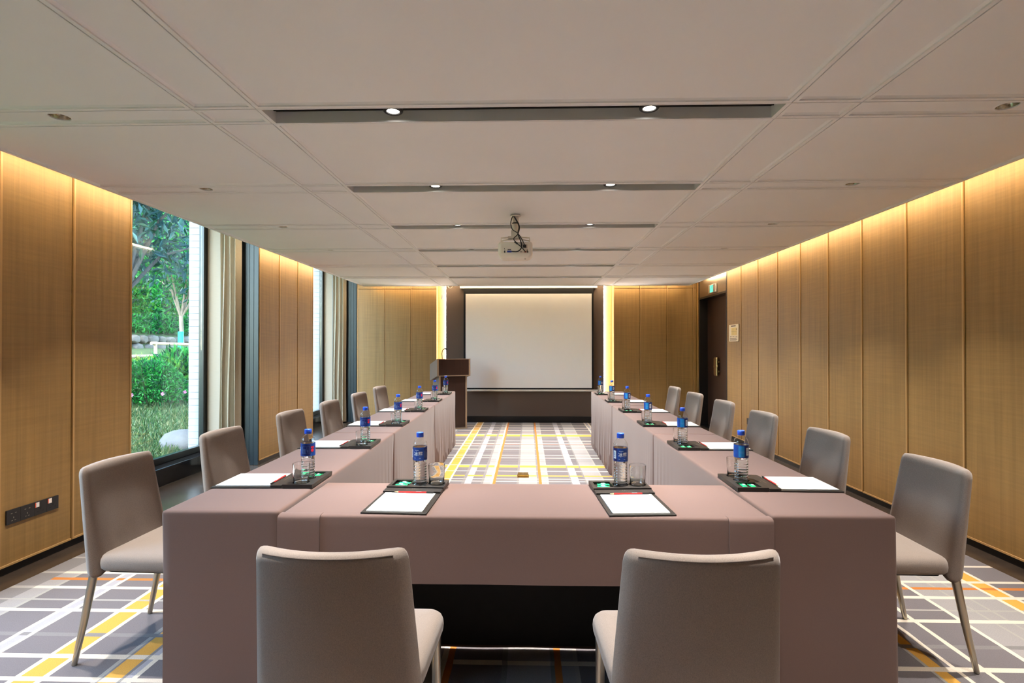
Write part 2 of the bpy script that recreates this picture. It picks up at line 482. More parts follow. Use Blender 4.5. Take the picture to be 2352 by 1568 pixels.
# walls ----------------------------------------------------------------
def pier_panels(root, axis, fixed, cuts, sgn, z0=0.05, z1=2.60, top_joint=None):
    """veneer panels on a wall. axis 'y': panels along y on plane x=fixed, facing sgn*x ; axis 'x': along x on plane y=fixed facing -y"""
    for a, b in zip(cuts[:-1], cuts[1:]):
        g = 0.003
        spans = [(z0, z1)] if top_joint is None else [(z0, top_joint - .004), (top_joint + .004, z1)]
        for s0, s1 in spans:
            mb = MB()
            if axis == 'y':
                x0, x1 = sorted((fixed, fixed - sgn * 0.018)); mb.box(x0, x1, a + g, b - g, s0, s1)
            else:
                mb.box(a + g, b - g, fixed, fixed + 0.018, s0, s1)
            mb.build('panel', M['wood'], root, bevel=0.003, seg=2)
        # slim batten beside the joint and bead along the foot
        mb = MB()
        if axis == 'y':
            x0, x1 = sorted((fixed, fixed + sgn * 0.007)); mb.box(x0, x1, a + g + .002, a + g + .015, z0, z1)
            mb.box(x0, x1, a + g + .015, b - g, z0, z0 + .012)
        else:
            mb.box(a + g + .002, a + g + .012, fixed - .005, fixed, z0, z1)
        mb.build('bead_trim', M['woodtrim'], root)

# right wall
wr = MB()
wr.box(XR + .02, XR + .24, YB, 7.963, 0.0, ZT); wr.box(XR + .02, XR + .24, 9.265, YF + .2, 0.0, ZT); wr.box(XR + .02, XR + .24, 7.963, 9.265, 2.235, ZT)
wall_right = struct(wr.build('wall_right', M['wood']), 'oak panelled wall with the dark door')
mb = MB(); mb.box(XR + .008, XR + .02, YB, 7.963, 0, .05); mb.build('plinth', M['plinth'], wall_right)
rc = [2.045, 2.59, 3.13, 3.675, 4.219, 4.772, 5.30, 5.832, 6.361, 6.894, 7.434, 7.963]
pier_panels(wall_right, 'y', XR, rc, -1)
mb = MB(); mb.box(XR, XR + .018, YB, 2.043, .05, 2.6); mb.build('panel', M['wood'], wall_right)
mb = MB(); mb.box(XR, XR + .02, 9.275, YF - .025, 0.05, 2.6); mb.build('panel', M['wood'], wall_right)

# left wall with niches
wl = MB()
ZN = 3.02                                                 # niche soffit
for a, b in ((YB, .55), (2.49, 3.99), (5.943, 7.445), (9.40, 9.6)):
    wl.box(-3.93, XL - .02, a + .012, b - .012, 0.0, ZN)
wl.box(-3.93, -3.102, YB, 9.6, ZN, ZN + .1)
wall_left = struct(wl.build('wall_left', M['fabricp']), 'oak panelled window wall with three deep niches')
for cuts in ([2.49, 2.97, 3.468, 3.99], [5.943, 6.429, 6.947, 7.445]):
    pier_panels(wall_left, 'y', XL, cuts, 1)
    mb = MB(); mb.box(XL - .02, XL - .008, cuts[0], cuts[-1], 0, .05); mb.build('plinth', M['plinth'], wall_left)
    mb = MB(); mb.box(XL - .018, XL + .004, cuts[-1] - .003, cuts[-1] + .010, .05, 2.6); mb.build('corner_trim', M['woodtrim'], wall_left)
mb = MB(); mb.box(XL - .018, XL, YB, .55, .05, 2.6); mb.build('panel', M['wood'], wall_left)

# far wall
wf = MB(); wf.box(-3.95, XR + .3, YF + .10, YF + .25, 0.0, ZT + .1)
wf.box(XL, -1.646, YF + .0, YF + .10, 0, ZT); wf.box(1.553, XR + .02, YF, YF + .10, 0, ZT)
wall_far = struct(wf.build('wall_far', M['wood']), 'oak panelled end wall around the projection screen')
pier_panels(wall_far, 'x', YF - .02, [-3.10, -2.602, -2.123, -1.646], -1, top_joint=2.425)
pier_panels(wall_far, 'x', YF - .02, [1.553, 2.029, 2.511, 2.977, 3.035], -1, top_joint=2.425)
mb = MB(); mb.box(-3.1, -1.65, YF - .012, YF, 0, .05); mb.box(1.556, 3.03, YF - .012, YF, 0, .05); mb.build('plinth', M['plinth'], wall_far)
mb = MB(); mb.box(-1.479, 1.381, YF - .005, YF + .10, .115, 2.60); mb.build('fabric_panel', M['darkpanel'], wall_far, bevel=.004)
mb = MB(); mb.box(-1.479, 1.381, YF - .0, YF + .10, 0.0, .113); mb.build('plinth', M['plinth'], wall_far)
for x0, x1 in ((-1.5, -1.4805), (1.3825, 1.402)):
    mb = MB(); mb.box(x0, x1, YF + .015, YF + .08, .03, 2.58)
    o = tag(mb.build('led_strip', M['slit']), 'warm vertical LED strip on the %s edge of the dark screen panel' % ('lectern-side' if x0 < 0 else 'door-side'), 'LED strip', 'vertical strips beside the screen')
wb = MB(); wb.box(-3.95, XR + .3, YB - .2, YB, 0, ZT)
struct(wb.build('wall_back', M['backwall']), 'plain beige wall behind the photographer')

# ceiling ---------------------------------------------------------------
cm = MB(); cm.box(-3.1, XR + .3, YB - .2, YF + .2, ZT, ZT + .1); cm.box(-3.1, -3.06, YB - .2, YF + .2, ZT + .1, ZN + .1)
CX0, CX1, CY1 = -2.92, 2.86, 9.18
cm.box(CX0 + .002, CX1 - .002, YB, CY1 - .002, 2.511, 2.525)
ceiling = struct(cm.build('ceiling', M['ceil']), 'off-white moulded ceiling raft floating in a glowing cove')
xs = [CX0, -1.535, -1.240, 1.178, 1.489, CX1]
strips = [2.332 + 1.1265 * k for k in range(-4, 6)]          # start of every narrow strip
SW = 0.157
yb = [YB]
for s in strips:
    yb += [s, s + SW]
yb.append(CY1)
def ceil_panel(x0, x1, y0, y1, hole=None):
    mb = MB(); zb = ZC
    a, b, c = 0.003, 0.021, 0.034; dz = .012
    def ring(i, z): return [(x0 + i, y0 + i, z), (x1 - i, y0 + i, z), (x1 - i, y1 - i, z), (x0 + i, y1 - i, z)]
    rows = [ring(0, 2.51), ring(0, zb + .010), ring(a, zb + .010), ring(a, zb), ring(b, zb), ring(b, zb + .006), ring(c, zb + dz)]
    if hole:
        mb.loops(rows, cap0=True, cap1=False)
        i = c
        outer = [(x0 + i, y0 + i), (x1 - i, y0 + i), (x1 - i, y1 - i), (x0 + i, y1 - i)]
        bb = bmesh.new(); es = []
        for lp in (outer, circ(hole[0], hole[1], .046, 24)):
            vs = [bb.verts.new((x, y, zb + dz)) for x, y in lp]
            es += [bb.edges.new((vs[k], vs[(k + 1) % len(vs)])) for k in range(len(vs))]
        bmesh.ops.triangle_fill(bb, use_beauty=True, edges=es)
        bb.verts.index_update()
        mb.add([v.co for v in bb.verts], [[v.index for v in f.verts][::-1] for f in bb.faces]); bb.free()
    else:
        mb.loops(rows, cap0=True, cap1=True)
    mb.build('panel', M['ceil'], ceiling)
SIDE_X = (-2.233, 2.19)
for j in range(len(yb) - 1):
    y0, y1 = yb[j], yb[j + 1]; strip = j % 2 == 1
    for i in range(5):
        if strip and i == 2: continue
        hole = None
        if strip and i in (0, 4): hole = (SIDE_X[0 if i == 0 else 1], (y0 + y1) / 2)
        if y1 < 0.9 and not strip and i != 2 and False: continue
        ceil_panel(xs[i], xs[i + 1], y0, y1, hole)
    if strip:
        mb = MB(); x0, x1 = xs[2], xs[3]
        mb.box(x0, x0 + .02, y0, y1, ZC, 2.51); mb.box(x1 - .02, x1, y0, y1, ZC, 2.51)
        mb.box(x0 + .02, x1 - .02, y0, y0 + .008, ZC, 2.51); mb.box(x0 + .02, x1 - .02, y1 - .008, y1, ZC, 2.51)
        mb.build('slot_frame', M['ceil'], ceiling)
        mb = MB(); mb.box(x0 + .02, x1 - .02, y0 + .008, y1 - .008, 2.506, 2.5105)
        for q in range(3): mb.box(x0 + .02, x1 - .02, y0 + .03 + q * .045, y0 + .036 + q * .045, 2.498, 2.506)
        mb.build('slot_grille', M['slotblack'], ceiling)
# edge bead of the raft
mb = MB(); mb.box(CX0 - .012, CX0, YB, CY1, 2.455, 2.535); mb.box(CX1, CX1 + .012, YB, CY1, 2.455, 2.535); mb.box(CX0 - .012, CX1 + .012, CY1, CY1 + .012, 2.455, 2.535)
mb.build('edge_trim', M['ceil'], ceiling)
# cove LEDs (hidden on the raft edge)
def led(name_, x0, x1, y0, y1, label):
    mb = MB(); mb.box(x0, x1, y0, y1, 2.548, 2.562)
    tag(mb.build('led_strip', M['led']), label, 'LED strip', 'cove light strips')
    dx, dy = (-.012 if x0 > CX1 else .012 if x1 < CX0 else 0), (-.012 if y0 > CY1 else 0)
    mb = MB(); mb.box(x0 + dx + (.001 if dx > 0 else 0), x1 + dx - (.001 if dx < 0 else 0), y0 + dy, y1 + dy - (.001 if dy < 0 else 0), 2.5355, 2.562); mb.build('led_carrier', M['ceil'], ceiling)
led('', CX1 + .012, CX1 + .022, 0.6, CY1 - .05, 'warm cove LED strip along the door-side raft edge')
led('', CX0 - .022, CX0 - .012, 0.6, CY1 - .05, 'warm cove LED strip along the window-side raft edge')
led('', CX0 + .1, CX1 - .1, CY1 + .012, CY1 + .022, 'warm cove LED strip along the raft edge above the screen')

# ceiling lamps -----------------------------------------------------------
def slot_lamp_proto():
    t = thing('slot_downlight', '', 'downlight')
    mb = MB(); mb.lathe([(.022, .028), (.046, .028), (.046, .004), (.042, 0), (.031, 0), (.029, .004), (.029, .012)], 28, cap0=False, cap1=False)
    mb.build('housing', M['blackm'], t, smooth=50)
    mb = MB(); mb.lathe([(.0285, .005), (.0285, .009)], 24); mb.build('lens', M['lampface'], t)
    return t
def reflector_proto():
    t = thing('recessed_downlight', '', 'downlight')
    mb = MB(); mb.lathe([(.0455, .009), (.052, .007), (.052, .0055), (.049, .004), (.044, .0045), (.043, .010)], 28, cap0=False, cap1=False)
    mb.build('trim_ring', M['ceil'], t, smooth=50)
    mb = MB(); mb.lathe([(.044, .008), (.042, .02), (.036, .036), (.026, .047), (.012, .052)], 20, cap0=False); mb.build('reflector', M['reflector'], t, smooth=50)
    mb = MB(); mb.lathe([(.004, .051), (.011, .044), (.012, .034), (.007, .028), (.002, .026)], 14); mb.build('bulb', M['whitep'], t, smooth=60)
    return t
sp, rp = slot_lamp_proto(), reflector_proto()
first_s = first_r = True
ORD = ['first', 'second', 'third', 'fourth', 'fifth', 'sixth', 'seventh', 'eighth', 'ninth', 'tenth']
vis = list(range(len(strips)))
for si, s in enumerate(strips):
    yc = s + SW / 2; nfar = len(strips) - 1 - si             # 0 = nearest the screen
    if nfar > 7: continue
    for sx, side in ((-.63, 'window'), (.566, 'door')):
        t = sp if first_s else dup(sp); first_s = False
        t.location = (sx, yc, 2.466)
        tag(t, 'round lit downlight in the %s ceiling slot from the screen, %s side' % (ORD[nfar], side), 'downlight', 'slot downlights')
        ld = bpy.data.lights.new('lamp', 'AREA'); ld.shape = 'DISK'; ld.size = .055; ld.energy = LAMP * (1.0 if nfar < 6 else .15 if nfar == 6 else 1.1); ld.color = (1.0, 0.965, 0.915); ld.spread = R(64)
        lo = bpy.data.objects.new('lamp_light', ld); COL.objects.link(lo); lo.parent = t; lo.location = (0, 0, -.002)
    if nfar <= 7:
        for sx, side in zip(SIDE_X, ('window', 'door')):
            t = rp if first_r else dup(rp); first_r = False
            t.location = (sx, yc, ZC + .006)
            tag(t, 'deep recessed reflector downlight in the %s ceiling strip from the screen, %s side' % (ORD[nfar], side), 'downlight', 'recessed downlights')
            ld = bpy.data.lights.new('lamp', 'AREA'); ld.shape = 'DISK'; ld.size = .03; ld.energy = SIDE; ld.color = (1.0, 0.95, 0.89); ld.spread = R(80)
            lo = bpy.data.objects.new('lamp_light', ld); COL.objects.link(lo); lo.parent = t; lo.location = (0, 0, .024)

# windows -----------------------------------------------------------------
tile_me = {}
for wi, (a, b) in enumerate(WIN):
    root = sempty('window_%d' % (wi + 1), 'floor-to-ceiling window in a deep niche with black frame')
    # frame
    def fr(x0, x1, y0, y1, z0, z1, nm='frame', m='frameblack', bv=.004):
        q = MB(); q.box(x0, x1, y0, y1, z0, z1); return q.build(nm, M[m], root, bevel=bv)
    fr(GX - .03, GX + .03, a + .002, b - .002, .178, .243)                  # bottom rail
    fr(GX - .03, GX + .03, a + .002, b - .002, 2.95, 3.015)
    fr(GX - .03, GX + .03, b - .075, b - .002, .2435, 2.949)
    fr(GX - .03, GX + .03, a + .002, a + .06, .2435, 2.949)
    q = MB(); q.box(GX - .006, GX + .006, a + .0605, b - .0755, .244, 2.9485); q.build('pane', M['pane'], root)
    fr(-3.92, NX, a + .002, b - .002, 0.001, .177, 'sill', 'stoneblk', .006)
    # far reveal: beige cloth panel, dark metal slats
    q = MB(); q.box(GX + .032, -3.535, b - .012, b - .002, .178, 3.01); q.build('reveal_panel', M['fabricp'], root)
    xsl = [(-3.27, -3.222), (-3.220, -3.172), (-3.170, XL - .001)]
    for (x0, x1) in xsl:
        fr(x0, x1, b - .014, b - .002, .002, 3.01, 'slat', 'darkframe', .002)
    fr(-3.535, -3.272, b - .010, b - .002, .002, 3.01, 'pocket_back', 'frameblack', 0)
    fr(-3.555, -3.535, b - .03, b - .002, .178, 3.01, 'pocket_edge', 'frameblack', .002)
    fr(-3.93, XL - .02, a, a + .0115, .178, 3.01, 'near_reveal', 'fabricp', 0)
    # white tiled outer reveal, each course its own tile
    if wi < 2:
        ext = sempty('trim_%d' % (wi + 1), 'white tiled outer reveal of the window')
        q = MB(); q.box(-3.94, -3.785, b + .002, b + .03, 0.0, 3.05); q.build('grout_bed', M['grout'], ext)
        if not tile_me:
            q = MB(); q.box(-3.9405, -3.7845, -.010, 0, 0, .0735); tile_me['t'] = q.mesh('tile', M['tile'], bevel=.0012, seg=1)
        for kz in range(39):
            o = obj('tile', tile_me['t'], ext, (0, b + .002, .0 + .0765 * kz))

# curtains ------------------------------------------------------------------
def curtain(b, label):
    n = 90; rows = []
    x0, x1 = -3.52, -3.29
    for z in [0.02 + (2.96) * k / 44 for k in range(45)]:
        row = []
        f = 1 - z / 3.0
        for k in range(n + 1):
            u = k / n
            ph = u * 2 * math.pi * 3.3 + .35 * math.sin(z * 1.3 + u * 4)
            am = .030 + .014 * math.sin(u * 9 + 1) + .008 * f
            x = x0 - .012 * f * math.sin(z * 2) + (x1 - x0) * u + .012 * math.sin(2 * ph) + (-.02 * f if u < .25 else 0) * (1 - u * 4)
            y = b - .085 + am * math.sin(ph) + .006 * math.sin(z * 2.4 + u * 7)
            row.append((x, y, z))
        back = [(p[0], p[1] + .004, p[2]) for p in row[::-1]]
        rows.append(row + back)
    q = MB(); q.loops(rows)
    t = thing('curtain', label, 'curtain', group='drawn curtains in the window niches')
    q.build('drape', M['curtain'], t, smooth=70)
    q = MB(); q.box(x0 - .01, x1 + .01, b - .10, b - .07, 2.985, 2.998); q.build('track', M['whitep'], t)
curtain(WIN[0][1], 'beige-grey curtain gathered in the niche nearer the row of wall sockets')
curtain(WIN[1][1], 'beige-grey curtain gathered in the niche beside the end wall')

# door ---------------------------------------------------------------------
door = sempty('door_1', 'dark walnut double-swing door in a black frame')
def dp(nm, m, x0, x1, y0, y1, z0, z1, bv=.003, par=None):
    q = MB(); q.box(x0, x1, y0, y1, z0, z1); return q.build(nm, M[m], par or door, bevel=bv)
DX = 3.175
dp('jamb', 'doorframe', XR - .004, XR + .24, 9.205, 9.264, 0, 2.6)
dp('jamb', 'doorframe', XR - .004, XR + .24, 7.964, 8.0, 0, 2.6)
dp('head', 'doorframe', XR - .006, XR + .24, 8.0005, 9.2045, 2.20, 2.234)
leaf = dp('leaf', 'doorw', DX, DX + .05, 8.001, 9.204, .012, 2.199)
dp('stile_band', 'doorframe', DX - .003, DX - .0002, 8.30, 8.33, .02, 2.19, 0, leaf)
dp('header_panel', 'header', XR - .002, XR + .02, 8.0005, 9.2045, 2.2345, 2.6, .001)
dp('threshold', 'stoneblk', XR - .01, XR + .24, 8.0005, 9.2045, 0.0005, .011, 0)
hp = MB()                                               # long bronze push plate with a notched waist, standing off the leaf
pts = [(-.055, -.155), (.055, -.155), (.070, -.14), (.070, -.022), (.082, -.010), (.082, .010), (.070, .022), (.070, .14), (.055, .155), (-.055, .155), (-.070, .14), (-.070, .022), (-.082, .010), (-.082, -.010), (-.070, -.022), (-.070, -.14)]
for (s, xa, xb_, ) in ((1, DX - .045, DX - .03),):
    hp.loops([[(xb_, 8.70 + p[0], 1.045 + p[1]) for p in pts], [(xa, 8.70 + p[0], 1.045 + p[1]) for p in pts], [(xa - .012, 8.70 + p[0] * .78, 1.045 + p[1] * .9) for p in pts]])
hp.box(DX - .03, DX - .0005, 8.64, 8.76, .95, .98); hp.box(DX - .03, DX - .0005, 8.64, 8.76, 1.11, 1.14)
hp.build('push_plate', M['bronze'], leaf, bevel=.003)

# exit sign
t = thing('exit_sign', 'small illuminated green running-man exit sign above the dark door', 'sign', (XR - .004, 8.52, 2.32))
q = MB(); q.box(-.03, 0, -.17, .17, -.068, .068); q.build('housing', M['steel'], t, bevel=.004)
q = MB(); q.box(-.0335, -.0302, -.055, .075, -.056, .056); q.build('lit_panel', M['exitg'], t)
q = MB()
def stroke(pts, wd=.007):
    for (y0, z0), (y1, z1) in zip(pts[:-1], pts[1:]):
        d = Vector((y1 - y0, z1 - z0)); nn = Vector((-d.y, d.x)).normalized() * wd / 2
        q.add([(-.0342, y0 + nn.x, z0 + nn.y), (-.0342, y0 - nn.x, z0 - nn.y), (-.0342, y1 - nn.x, z1 - nn.y), (-.0342, y1 + nn.x, z1 + nn.y)], [(0, 1, 2, 3)])
stroke([(.01, .022), (.02, -.006), (.005, -.022), (.012, -.042)]); stroke([(.02, -.006), (.036, -.02), (.05, -.03)]); stroke([(.012, .016), (-.008, .008), (-.018, .016)]); stroke([(.012, .016), (.03, .012), (.034, -.002)])
q.add([(-.0342, .006 + .008 * math.cos(a * .785), .036 + .008 * math.sin(a * .785)) for a in range(8)], [tuple(range(8))])
stroke([(-.045, -.045), (-.045, .045)], .008)
q.build('running_figure', M['exitw'], t)

# evacuation notice
t = thing('notice_board', 'framed evacuation plan notice on the oak panel beside the door', 'notice', (XR - .0055, 7.68, 1.575))
q = MB(); q.box(-.008, 0, -.172, .172, -.124, .124); q.build('board', M['notice'], t, bevel=.002)
q = MB(); q.box(-.0095, -.0082, -.12, .08, -.035, .075); q.build('floor_plan', M['noticey'], t)
q = MB()
q.box(-.0092, -.0082, -.08, .09, .095, .108); q.box(-.0105, -.0096, -.12, -.10, .045, .06)
for k in range(5): q.box(-.0092, -.0082, -.125 + k * .058, -.105 + k * .058, -.062, -.048)
for k in range(4): q.box(-.0092, -.0082, -.13 + .03 * (k % 2), .135, -.079 - k * .011, -.074 - k * .011)
for k in range(4): q.box(-.0102, -.0096, -.11 + k * .05, -.108 + k * .05, -.03, .07)
q.box(-.0102, -.0096, -.118, .078, .018, .020); q.build('printing', M['ink'], t)

# sockets --------------------------------------------------------------------
def socket_us(t, yc, kind):
    q = MB(); q.box(0, .009, yc - .0425, yc + .0425, -.043, .043); f = q.build('face_plate', M['socketblk'], t, bevel=.0015)
    q = MB()
    if kind == 0:
        q.box(.0088, .0094, yc - .018, yc - .008, .018, .021); q.box(.0088, .0094, yc + .008, yc + .018, .018, .021)
        q.box(.0088, .0094, yc - .002, yc + .002, -.012, -.003); q.box(.0088, .0094, yc - .014, yc - .005, -.026, -.023); q.box(.0088, .0094, yc + .005, yc + .014, -.026, -.023)
    else:
        q.box(.0088, .0094, yc - .006, yc + .006, -.012, .006)
        q.box(.0088, .0094, yc - .022, yc - .012, -.024, -.018); q.box(.0088, .0094, yc + .012, yc + .022, -.024, -.018)
    q.build('pin_slots', M['socketpin'] if kind else M['silver'], f)['kind'] = 'stuff'
    if kind:
        q = MB(); q.box(.0095, .0105, yc - .036, yc - .008, .008, .038, 0); q.box(.0095, .0107, yc - .036, yc - .030, .008, .038, 1); q.build('sticker', [M['stickw'], M['stickr']], f)
t = thing('wall_socket_strip', 'row of four black wall sockets, two bearing white stickers', 'socket', (XL + .0005, 3.193, .341))
for k in range(4): socket_us(t, -.129 + .086 * k, 0 if k < 2 else 1)
t = thing('wall_socket', 'single black wall socket low on the oak panels near the door', 'socket', (XR - .0095, 7.20, .345))
socket_us(t, 0, 0)
for ch in t.children: ch.scale = (1, 1, 1)

# projection screen ----------------------------------------------------------
t = thing('projection_screen', 'white pull-down projection screen with black border on the end wall', 'screen', (0.02, 9.345, 0))
q = MB(); q.box(-1.236, 1.236, -.045, .045, 2.425, 2.50); q.build('roller_case', M['whitep'], t, bevel=.008)
q = MB(); q.box(-1.165, 1.165, -.050, -.046, .61, 2.424); q.build('black_border', M['black'], t)
q = MB(); q.box(-1.128, 1.132, -.0525, -.0502, .637, 2.325); q.build('white_surface', M['screen'], t)
q = MB(); q.lathe([(.004, -1.236), (.018, -1.232), (.018, 1.232), (.004, 1.236)], 16)
b = q.mesh('bottom_bar', M['whitep'], smooth=40); o = obj('bottom_bar', b, t, (0, -.048, .592)); o.rotation_euler = (0, math.pi / 2, 0)

# pull switch and cable loop by the screen
t = thing('pull_switch', 'small beige switch box hanging on a cord left of the screen panel', 'switch', (-1.535, 9.30, 0))
q = MB(); q.box(-.013, .013, -.01, .01, 2.23, 2.33); q.build('switch_box', M['whitep'], t, bevel=.004)
q = MB(); q.tube([(0, 0, 2.33), (.002, 0, 2.45), (0, 0, 2.61)], .003, 6); q.build('cord', M['whitep'], t)
q = MB(); q.tube([(-1.46 + .16 * k / 10, 9.25, 2.60 - .175 * math.sin(math.pi * k / 10) ** .5) for k in range(11)], .005, 8)
tag(q.build('cable_loop', M['whitep'], smooth=True), 'loose white cable loop dangling from the cove beside the screen case', 'cable')

# lectern ----------------------------------------------------------------------
t = thing('lectern', 'dark walnut lectern with champagne edges standing beside the screen', 'lectern', (-1.31, 8.74, 0.0085), R(25))
BW, BD = .24, .19
q = MB(); q.box(-BW, BW, -BD, BD, .012, .92); body = q.build('body', M['lectside'], t, bevel=.002)
q = MB(); q.box(-BW + .028, BW - .028, -BD - .004, -BD - .0005, .03, .90); q.build('front_panel', M['lectw'], body)
q = MB(); q.box(-BW, -BW + .026, -BD - .006, -BD - .0005, .012, .9); q.box(BW - .026, BW, -BD - .006, -BD - .0005, .012, .9); q.build('edge_post', M['lectedge'], body)
q = MB(); q.box(-BW - .01, BW + .01, -BD - .012, BD + .01, 0, .0115); q.build('base_plate', M['lectedge'], t, bevel=.002)
hw = .285
# head box: sheared towards the speaker (front high, rear low)
def head(x0, x1, y0, y1, f0, f1, drop):
    r0, r1 = f0 - drop, f1 - drop
    return [(x0, y0, f0), (x1, y0, f0), (x1, y1, r0), (x0, y1, r0), (x0, y0, f1), (x1, y0, f1), (x1, y1, r1), (x0, y1, r1)]
HF = [(0, 3, 2, 1), (4, 5, 6, 7), (0, 1, 5, 4), (1, 2, 6, 5), (2, 3, 7, 6), (3, 0, 4, 7)]
q = MB(); q.add(head(-hw, hw, -.235, .24, .885, 1.165, .10), HF); hd = q.build('reading_top', M['lectside'], t, bevel=.003)
q = MB(); q.box(-hw + .03, hw - .03, -.2395, -.2355, .90, 1.155); q.build('front_panel', M['lectw'], hd)
q = MB(); q.box(-hw, -hw + .028, -.241, -.2355, .886, 1.164); q.box(hw - .028, hw, -.241, -.2355, .886, 1.164); q.box(-hw, hw, -.243, -.2355, 1.156, 1.168); q.box(-hw, hw, -.243, -.2355, .882, .892); q.build('edge_post', M['lectedge'], hd)
q = MB(); q.tube([(-.16, -.12, 1.13), (-.165, -.12, 1.18), (-.175, -.125, 1.25), (-.165, -.14, 1.31), (-.135, -.155, 1.335)], .0065, 8); mic = q.build('microphone', M['cable'], t, smooth=True)
q = MB(); q.tube([(-.137, -.154, 1.334), (-.118, -.163, 1.333), (-.098, -.172, 1.318)], [.010, .014, .014], 10); q.build('microphone_head', M['cable'], mic, smooth=True)

# projector ---------------------------------------------------------------------
t = thing('projector', 'white ceiling projector hanging from a pole with tangled black cables', 'projector', (-.097, 4.30, 0))
q = MB(); q.lathe([(.028, 2.33), (.028, ZC)], 20); q.lathe([(.042, ZC - .006), (.042, ZC + .004)], 24); q.build('pole', M['whitep'], t, smooth=40)
q = MB(); q.lathe([(.029, 2.385), (.029, 2.395)], 20); q.build('clamp_ring', M['cable'], t)
q = MB(); q.box(-.036, .03, -.03, .03, 2.278, 2.330); q.build('bracket_block', M['whitep'], t, bevel=.003)
q = MB(); q.box(-.06, .05, -.05, .05, 2.262, 2.276)
for sx in (-1, 1):
    for sy in (-1, 1):
        q.tube([(sx * .03, sy * .04, 2.268), (sx * .115, sy * .06, 2.258), (sx * .118, sy * .06, 2.215)], .006, 8)
q.build('spider_arms', M['whitep'], t)
def rr(i, z, yo=0): return [(x, y, z) for x, y in rrect(-.14 + i, .14 - i, -.10 + i * .6, .10 - i * .6, .03, 6)]
q = MB(); q.loops([rr(.008, 2.219), rr(.002, 2.212), rr(0, 2.20), rr(0, 2.128), rr(.004, 2.115), rr(.018, 2.099), rr(.035, 2.092)]); bd = q.build('casing', M['whitep'], t, smooth=35)
q = MB(); q.box(-.108, .108, -.1015, -.0995, 2.128, 2.188); q.build('port_panel', M['whitep'], bd)
q = MB()
q.box(-.066, -.030, -.108, -.1016, 2.132, 2.146); q.build('video_plug', M['vga'], bd)
q = MB()
for (x, z, r) in ((-.086, 2.137, .006), (-.086, 2.150, .003), (-.088, 2.163, .003), (.098, 2.150, .004)): q.box(x - r, x + r, -.1030, -.1016, z - r, z + r)
q.box(-.062, -.034, -.1030, -.1016, 2.153, 2.159); q.box(.040, .054, -.1030, -.1016, 2.134, 2.139); q.box(.094, .106, -.1030, -.1016, 2.130, 2.142)
q.box(.062, .090, -.1120, -.1016, 2.170, 2.192); q.build('ports', M['cable'], bd)['kind'] = 'stuff'
q = MB(); q.box(.074, .090, -.112, -.1016, 2.130, 2.142); q.build('audio_plug', M['portred'], bd)
q = MB(); q.lathe([(.010, -.012), (.006, 0)], 10, (.08, -.05, 2.092)); q.build('foot', M['whitep'], bd)
q = MB(); q.lathe([(.05, 0), (.05, .03)], 24); ln = q.mesh('lens_barrel', M['cable'], smooth=40); o = obj('lens_barrel', ln, bd, (-.06, .10, 2.155)); o.rotation_euler = (-math.pi / 2, 0, 0)
def spline(pts, n=8):
    P = [Vector(p) for p in pts]; P = [P[0]] + P + [P[-1]]; out = []
    for i in range(1, len(P) - 2):
        for k in range(n):
            u = k / n
            out.append(.5 * ((2 * P[i]) + (-P[i - 1] + P[i + 1]) * u + (2 * P[i - 1] - 5 * P[i] + 4 * P[i + 1] - P[i + 2]) * u * u + (-P[i - 1] + 3 * P[i] - 3 * P[i + 1] + P[i + 2]) * u ** 3))
    out.append(P[-2]); return out
for path, r in (([(-.022, -.03, 2.448), (-.038, -.045, 2.39), (-.025, -.06, 2.33), (.018, -.075, 2.295), (.05, -.10, 2.245), (.076, -.112, 2.192)], .004),
                ([(-.018, -.03, 2.448), (.01, -.05, 2.40), (.03, -.06, 2.35), (.022, -.07, 2.29), (.045, -.10, 2.22), (.05, -.13, 2.165), (.02, -.13, 2.135), (-.028, -.112, 2.138)], .005),
                ([(-.014, -.032, 2.448), (.014, -.055, 2.40), (.034, -.065, 2.345), (.02, -.08, 2.285), (-.012, -.10, 2.245), (.01, -.12, 2.205), (.05, -.13, 2.17), (.08, -.112, 2.137)], .004)):
    q = MB(); q.tube(spline(path), r, 7); q.build('cable', M['cable'], t, smooth=True)
q = MB(); q.tube([(-.004, -.113, 2.217), (.018, -.118, 2.199)], .0075, 8); q.build('ferrite', M['cable'], t, smooth=True)

# floor box --------------------------------------------------------------------
t = thing('floor_box', 'small brass floor socket box with raised lid on the carpet', 'floor socket', (-.045, 5.46, .0085))
q = MB(); q.box(-.062, .062, -.062, .062, 0, .006); q.build('base', M['brass'], t, bevel=.0015)
q = MB(); q.box(-.055, .055, -.05, .058, .020, .027); q.box(-.05, .05, -.045, .05, .0065, .0198); lid = q.build('lid', M['brass'], t, bevel=.002)
q = MB(); q.box(-.012, .012, -.022, -.016, .0272, .0278); q.box(-.012, .012, .024, .030, .0272, .0278); q.build('engraving', M['steel'], lid)['kind'] = 'stuff'

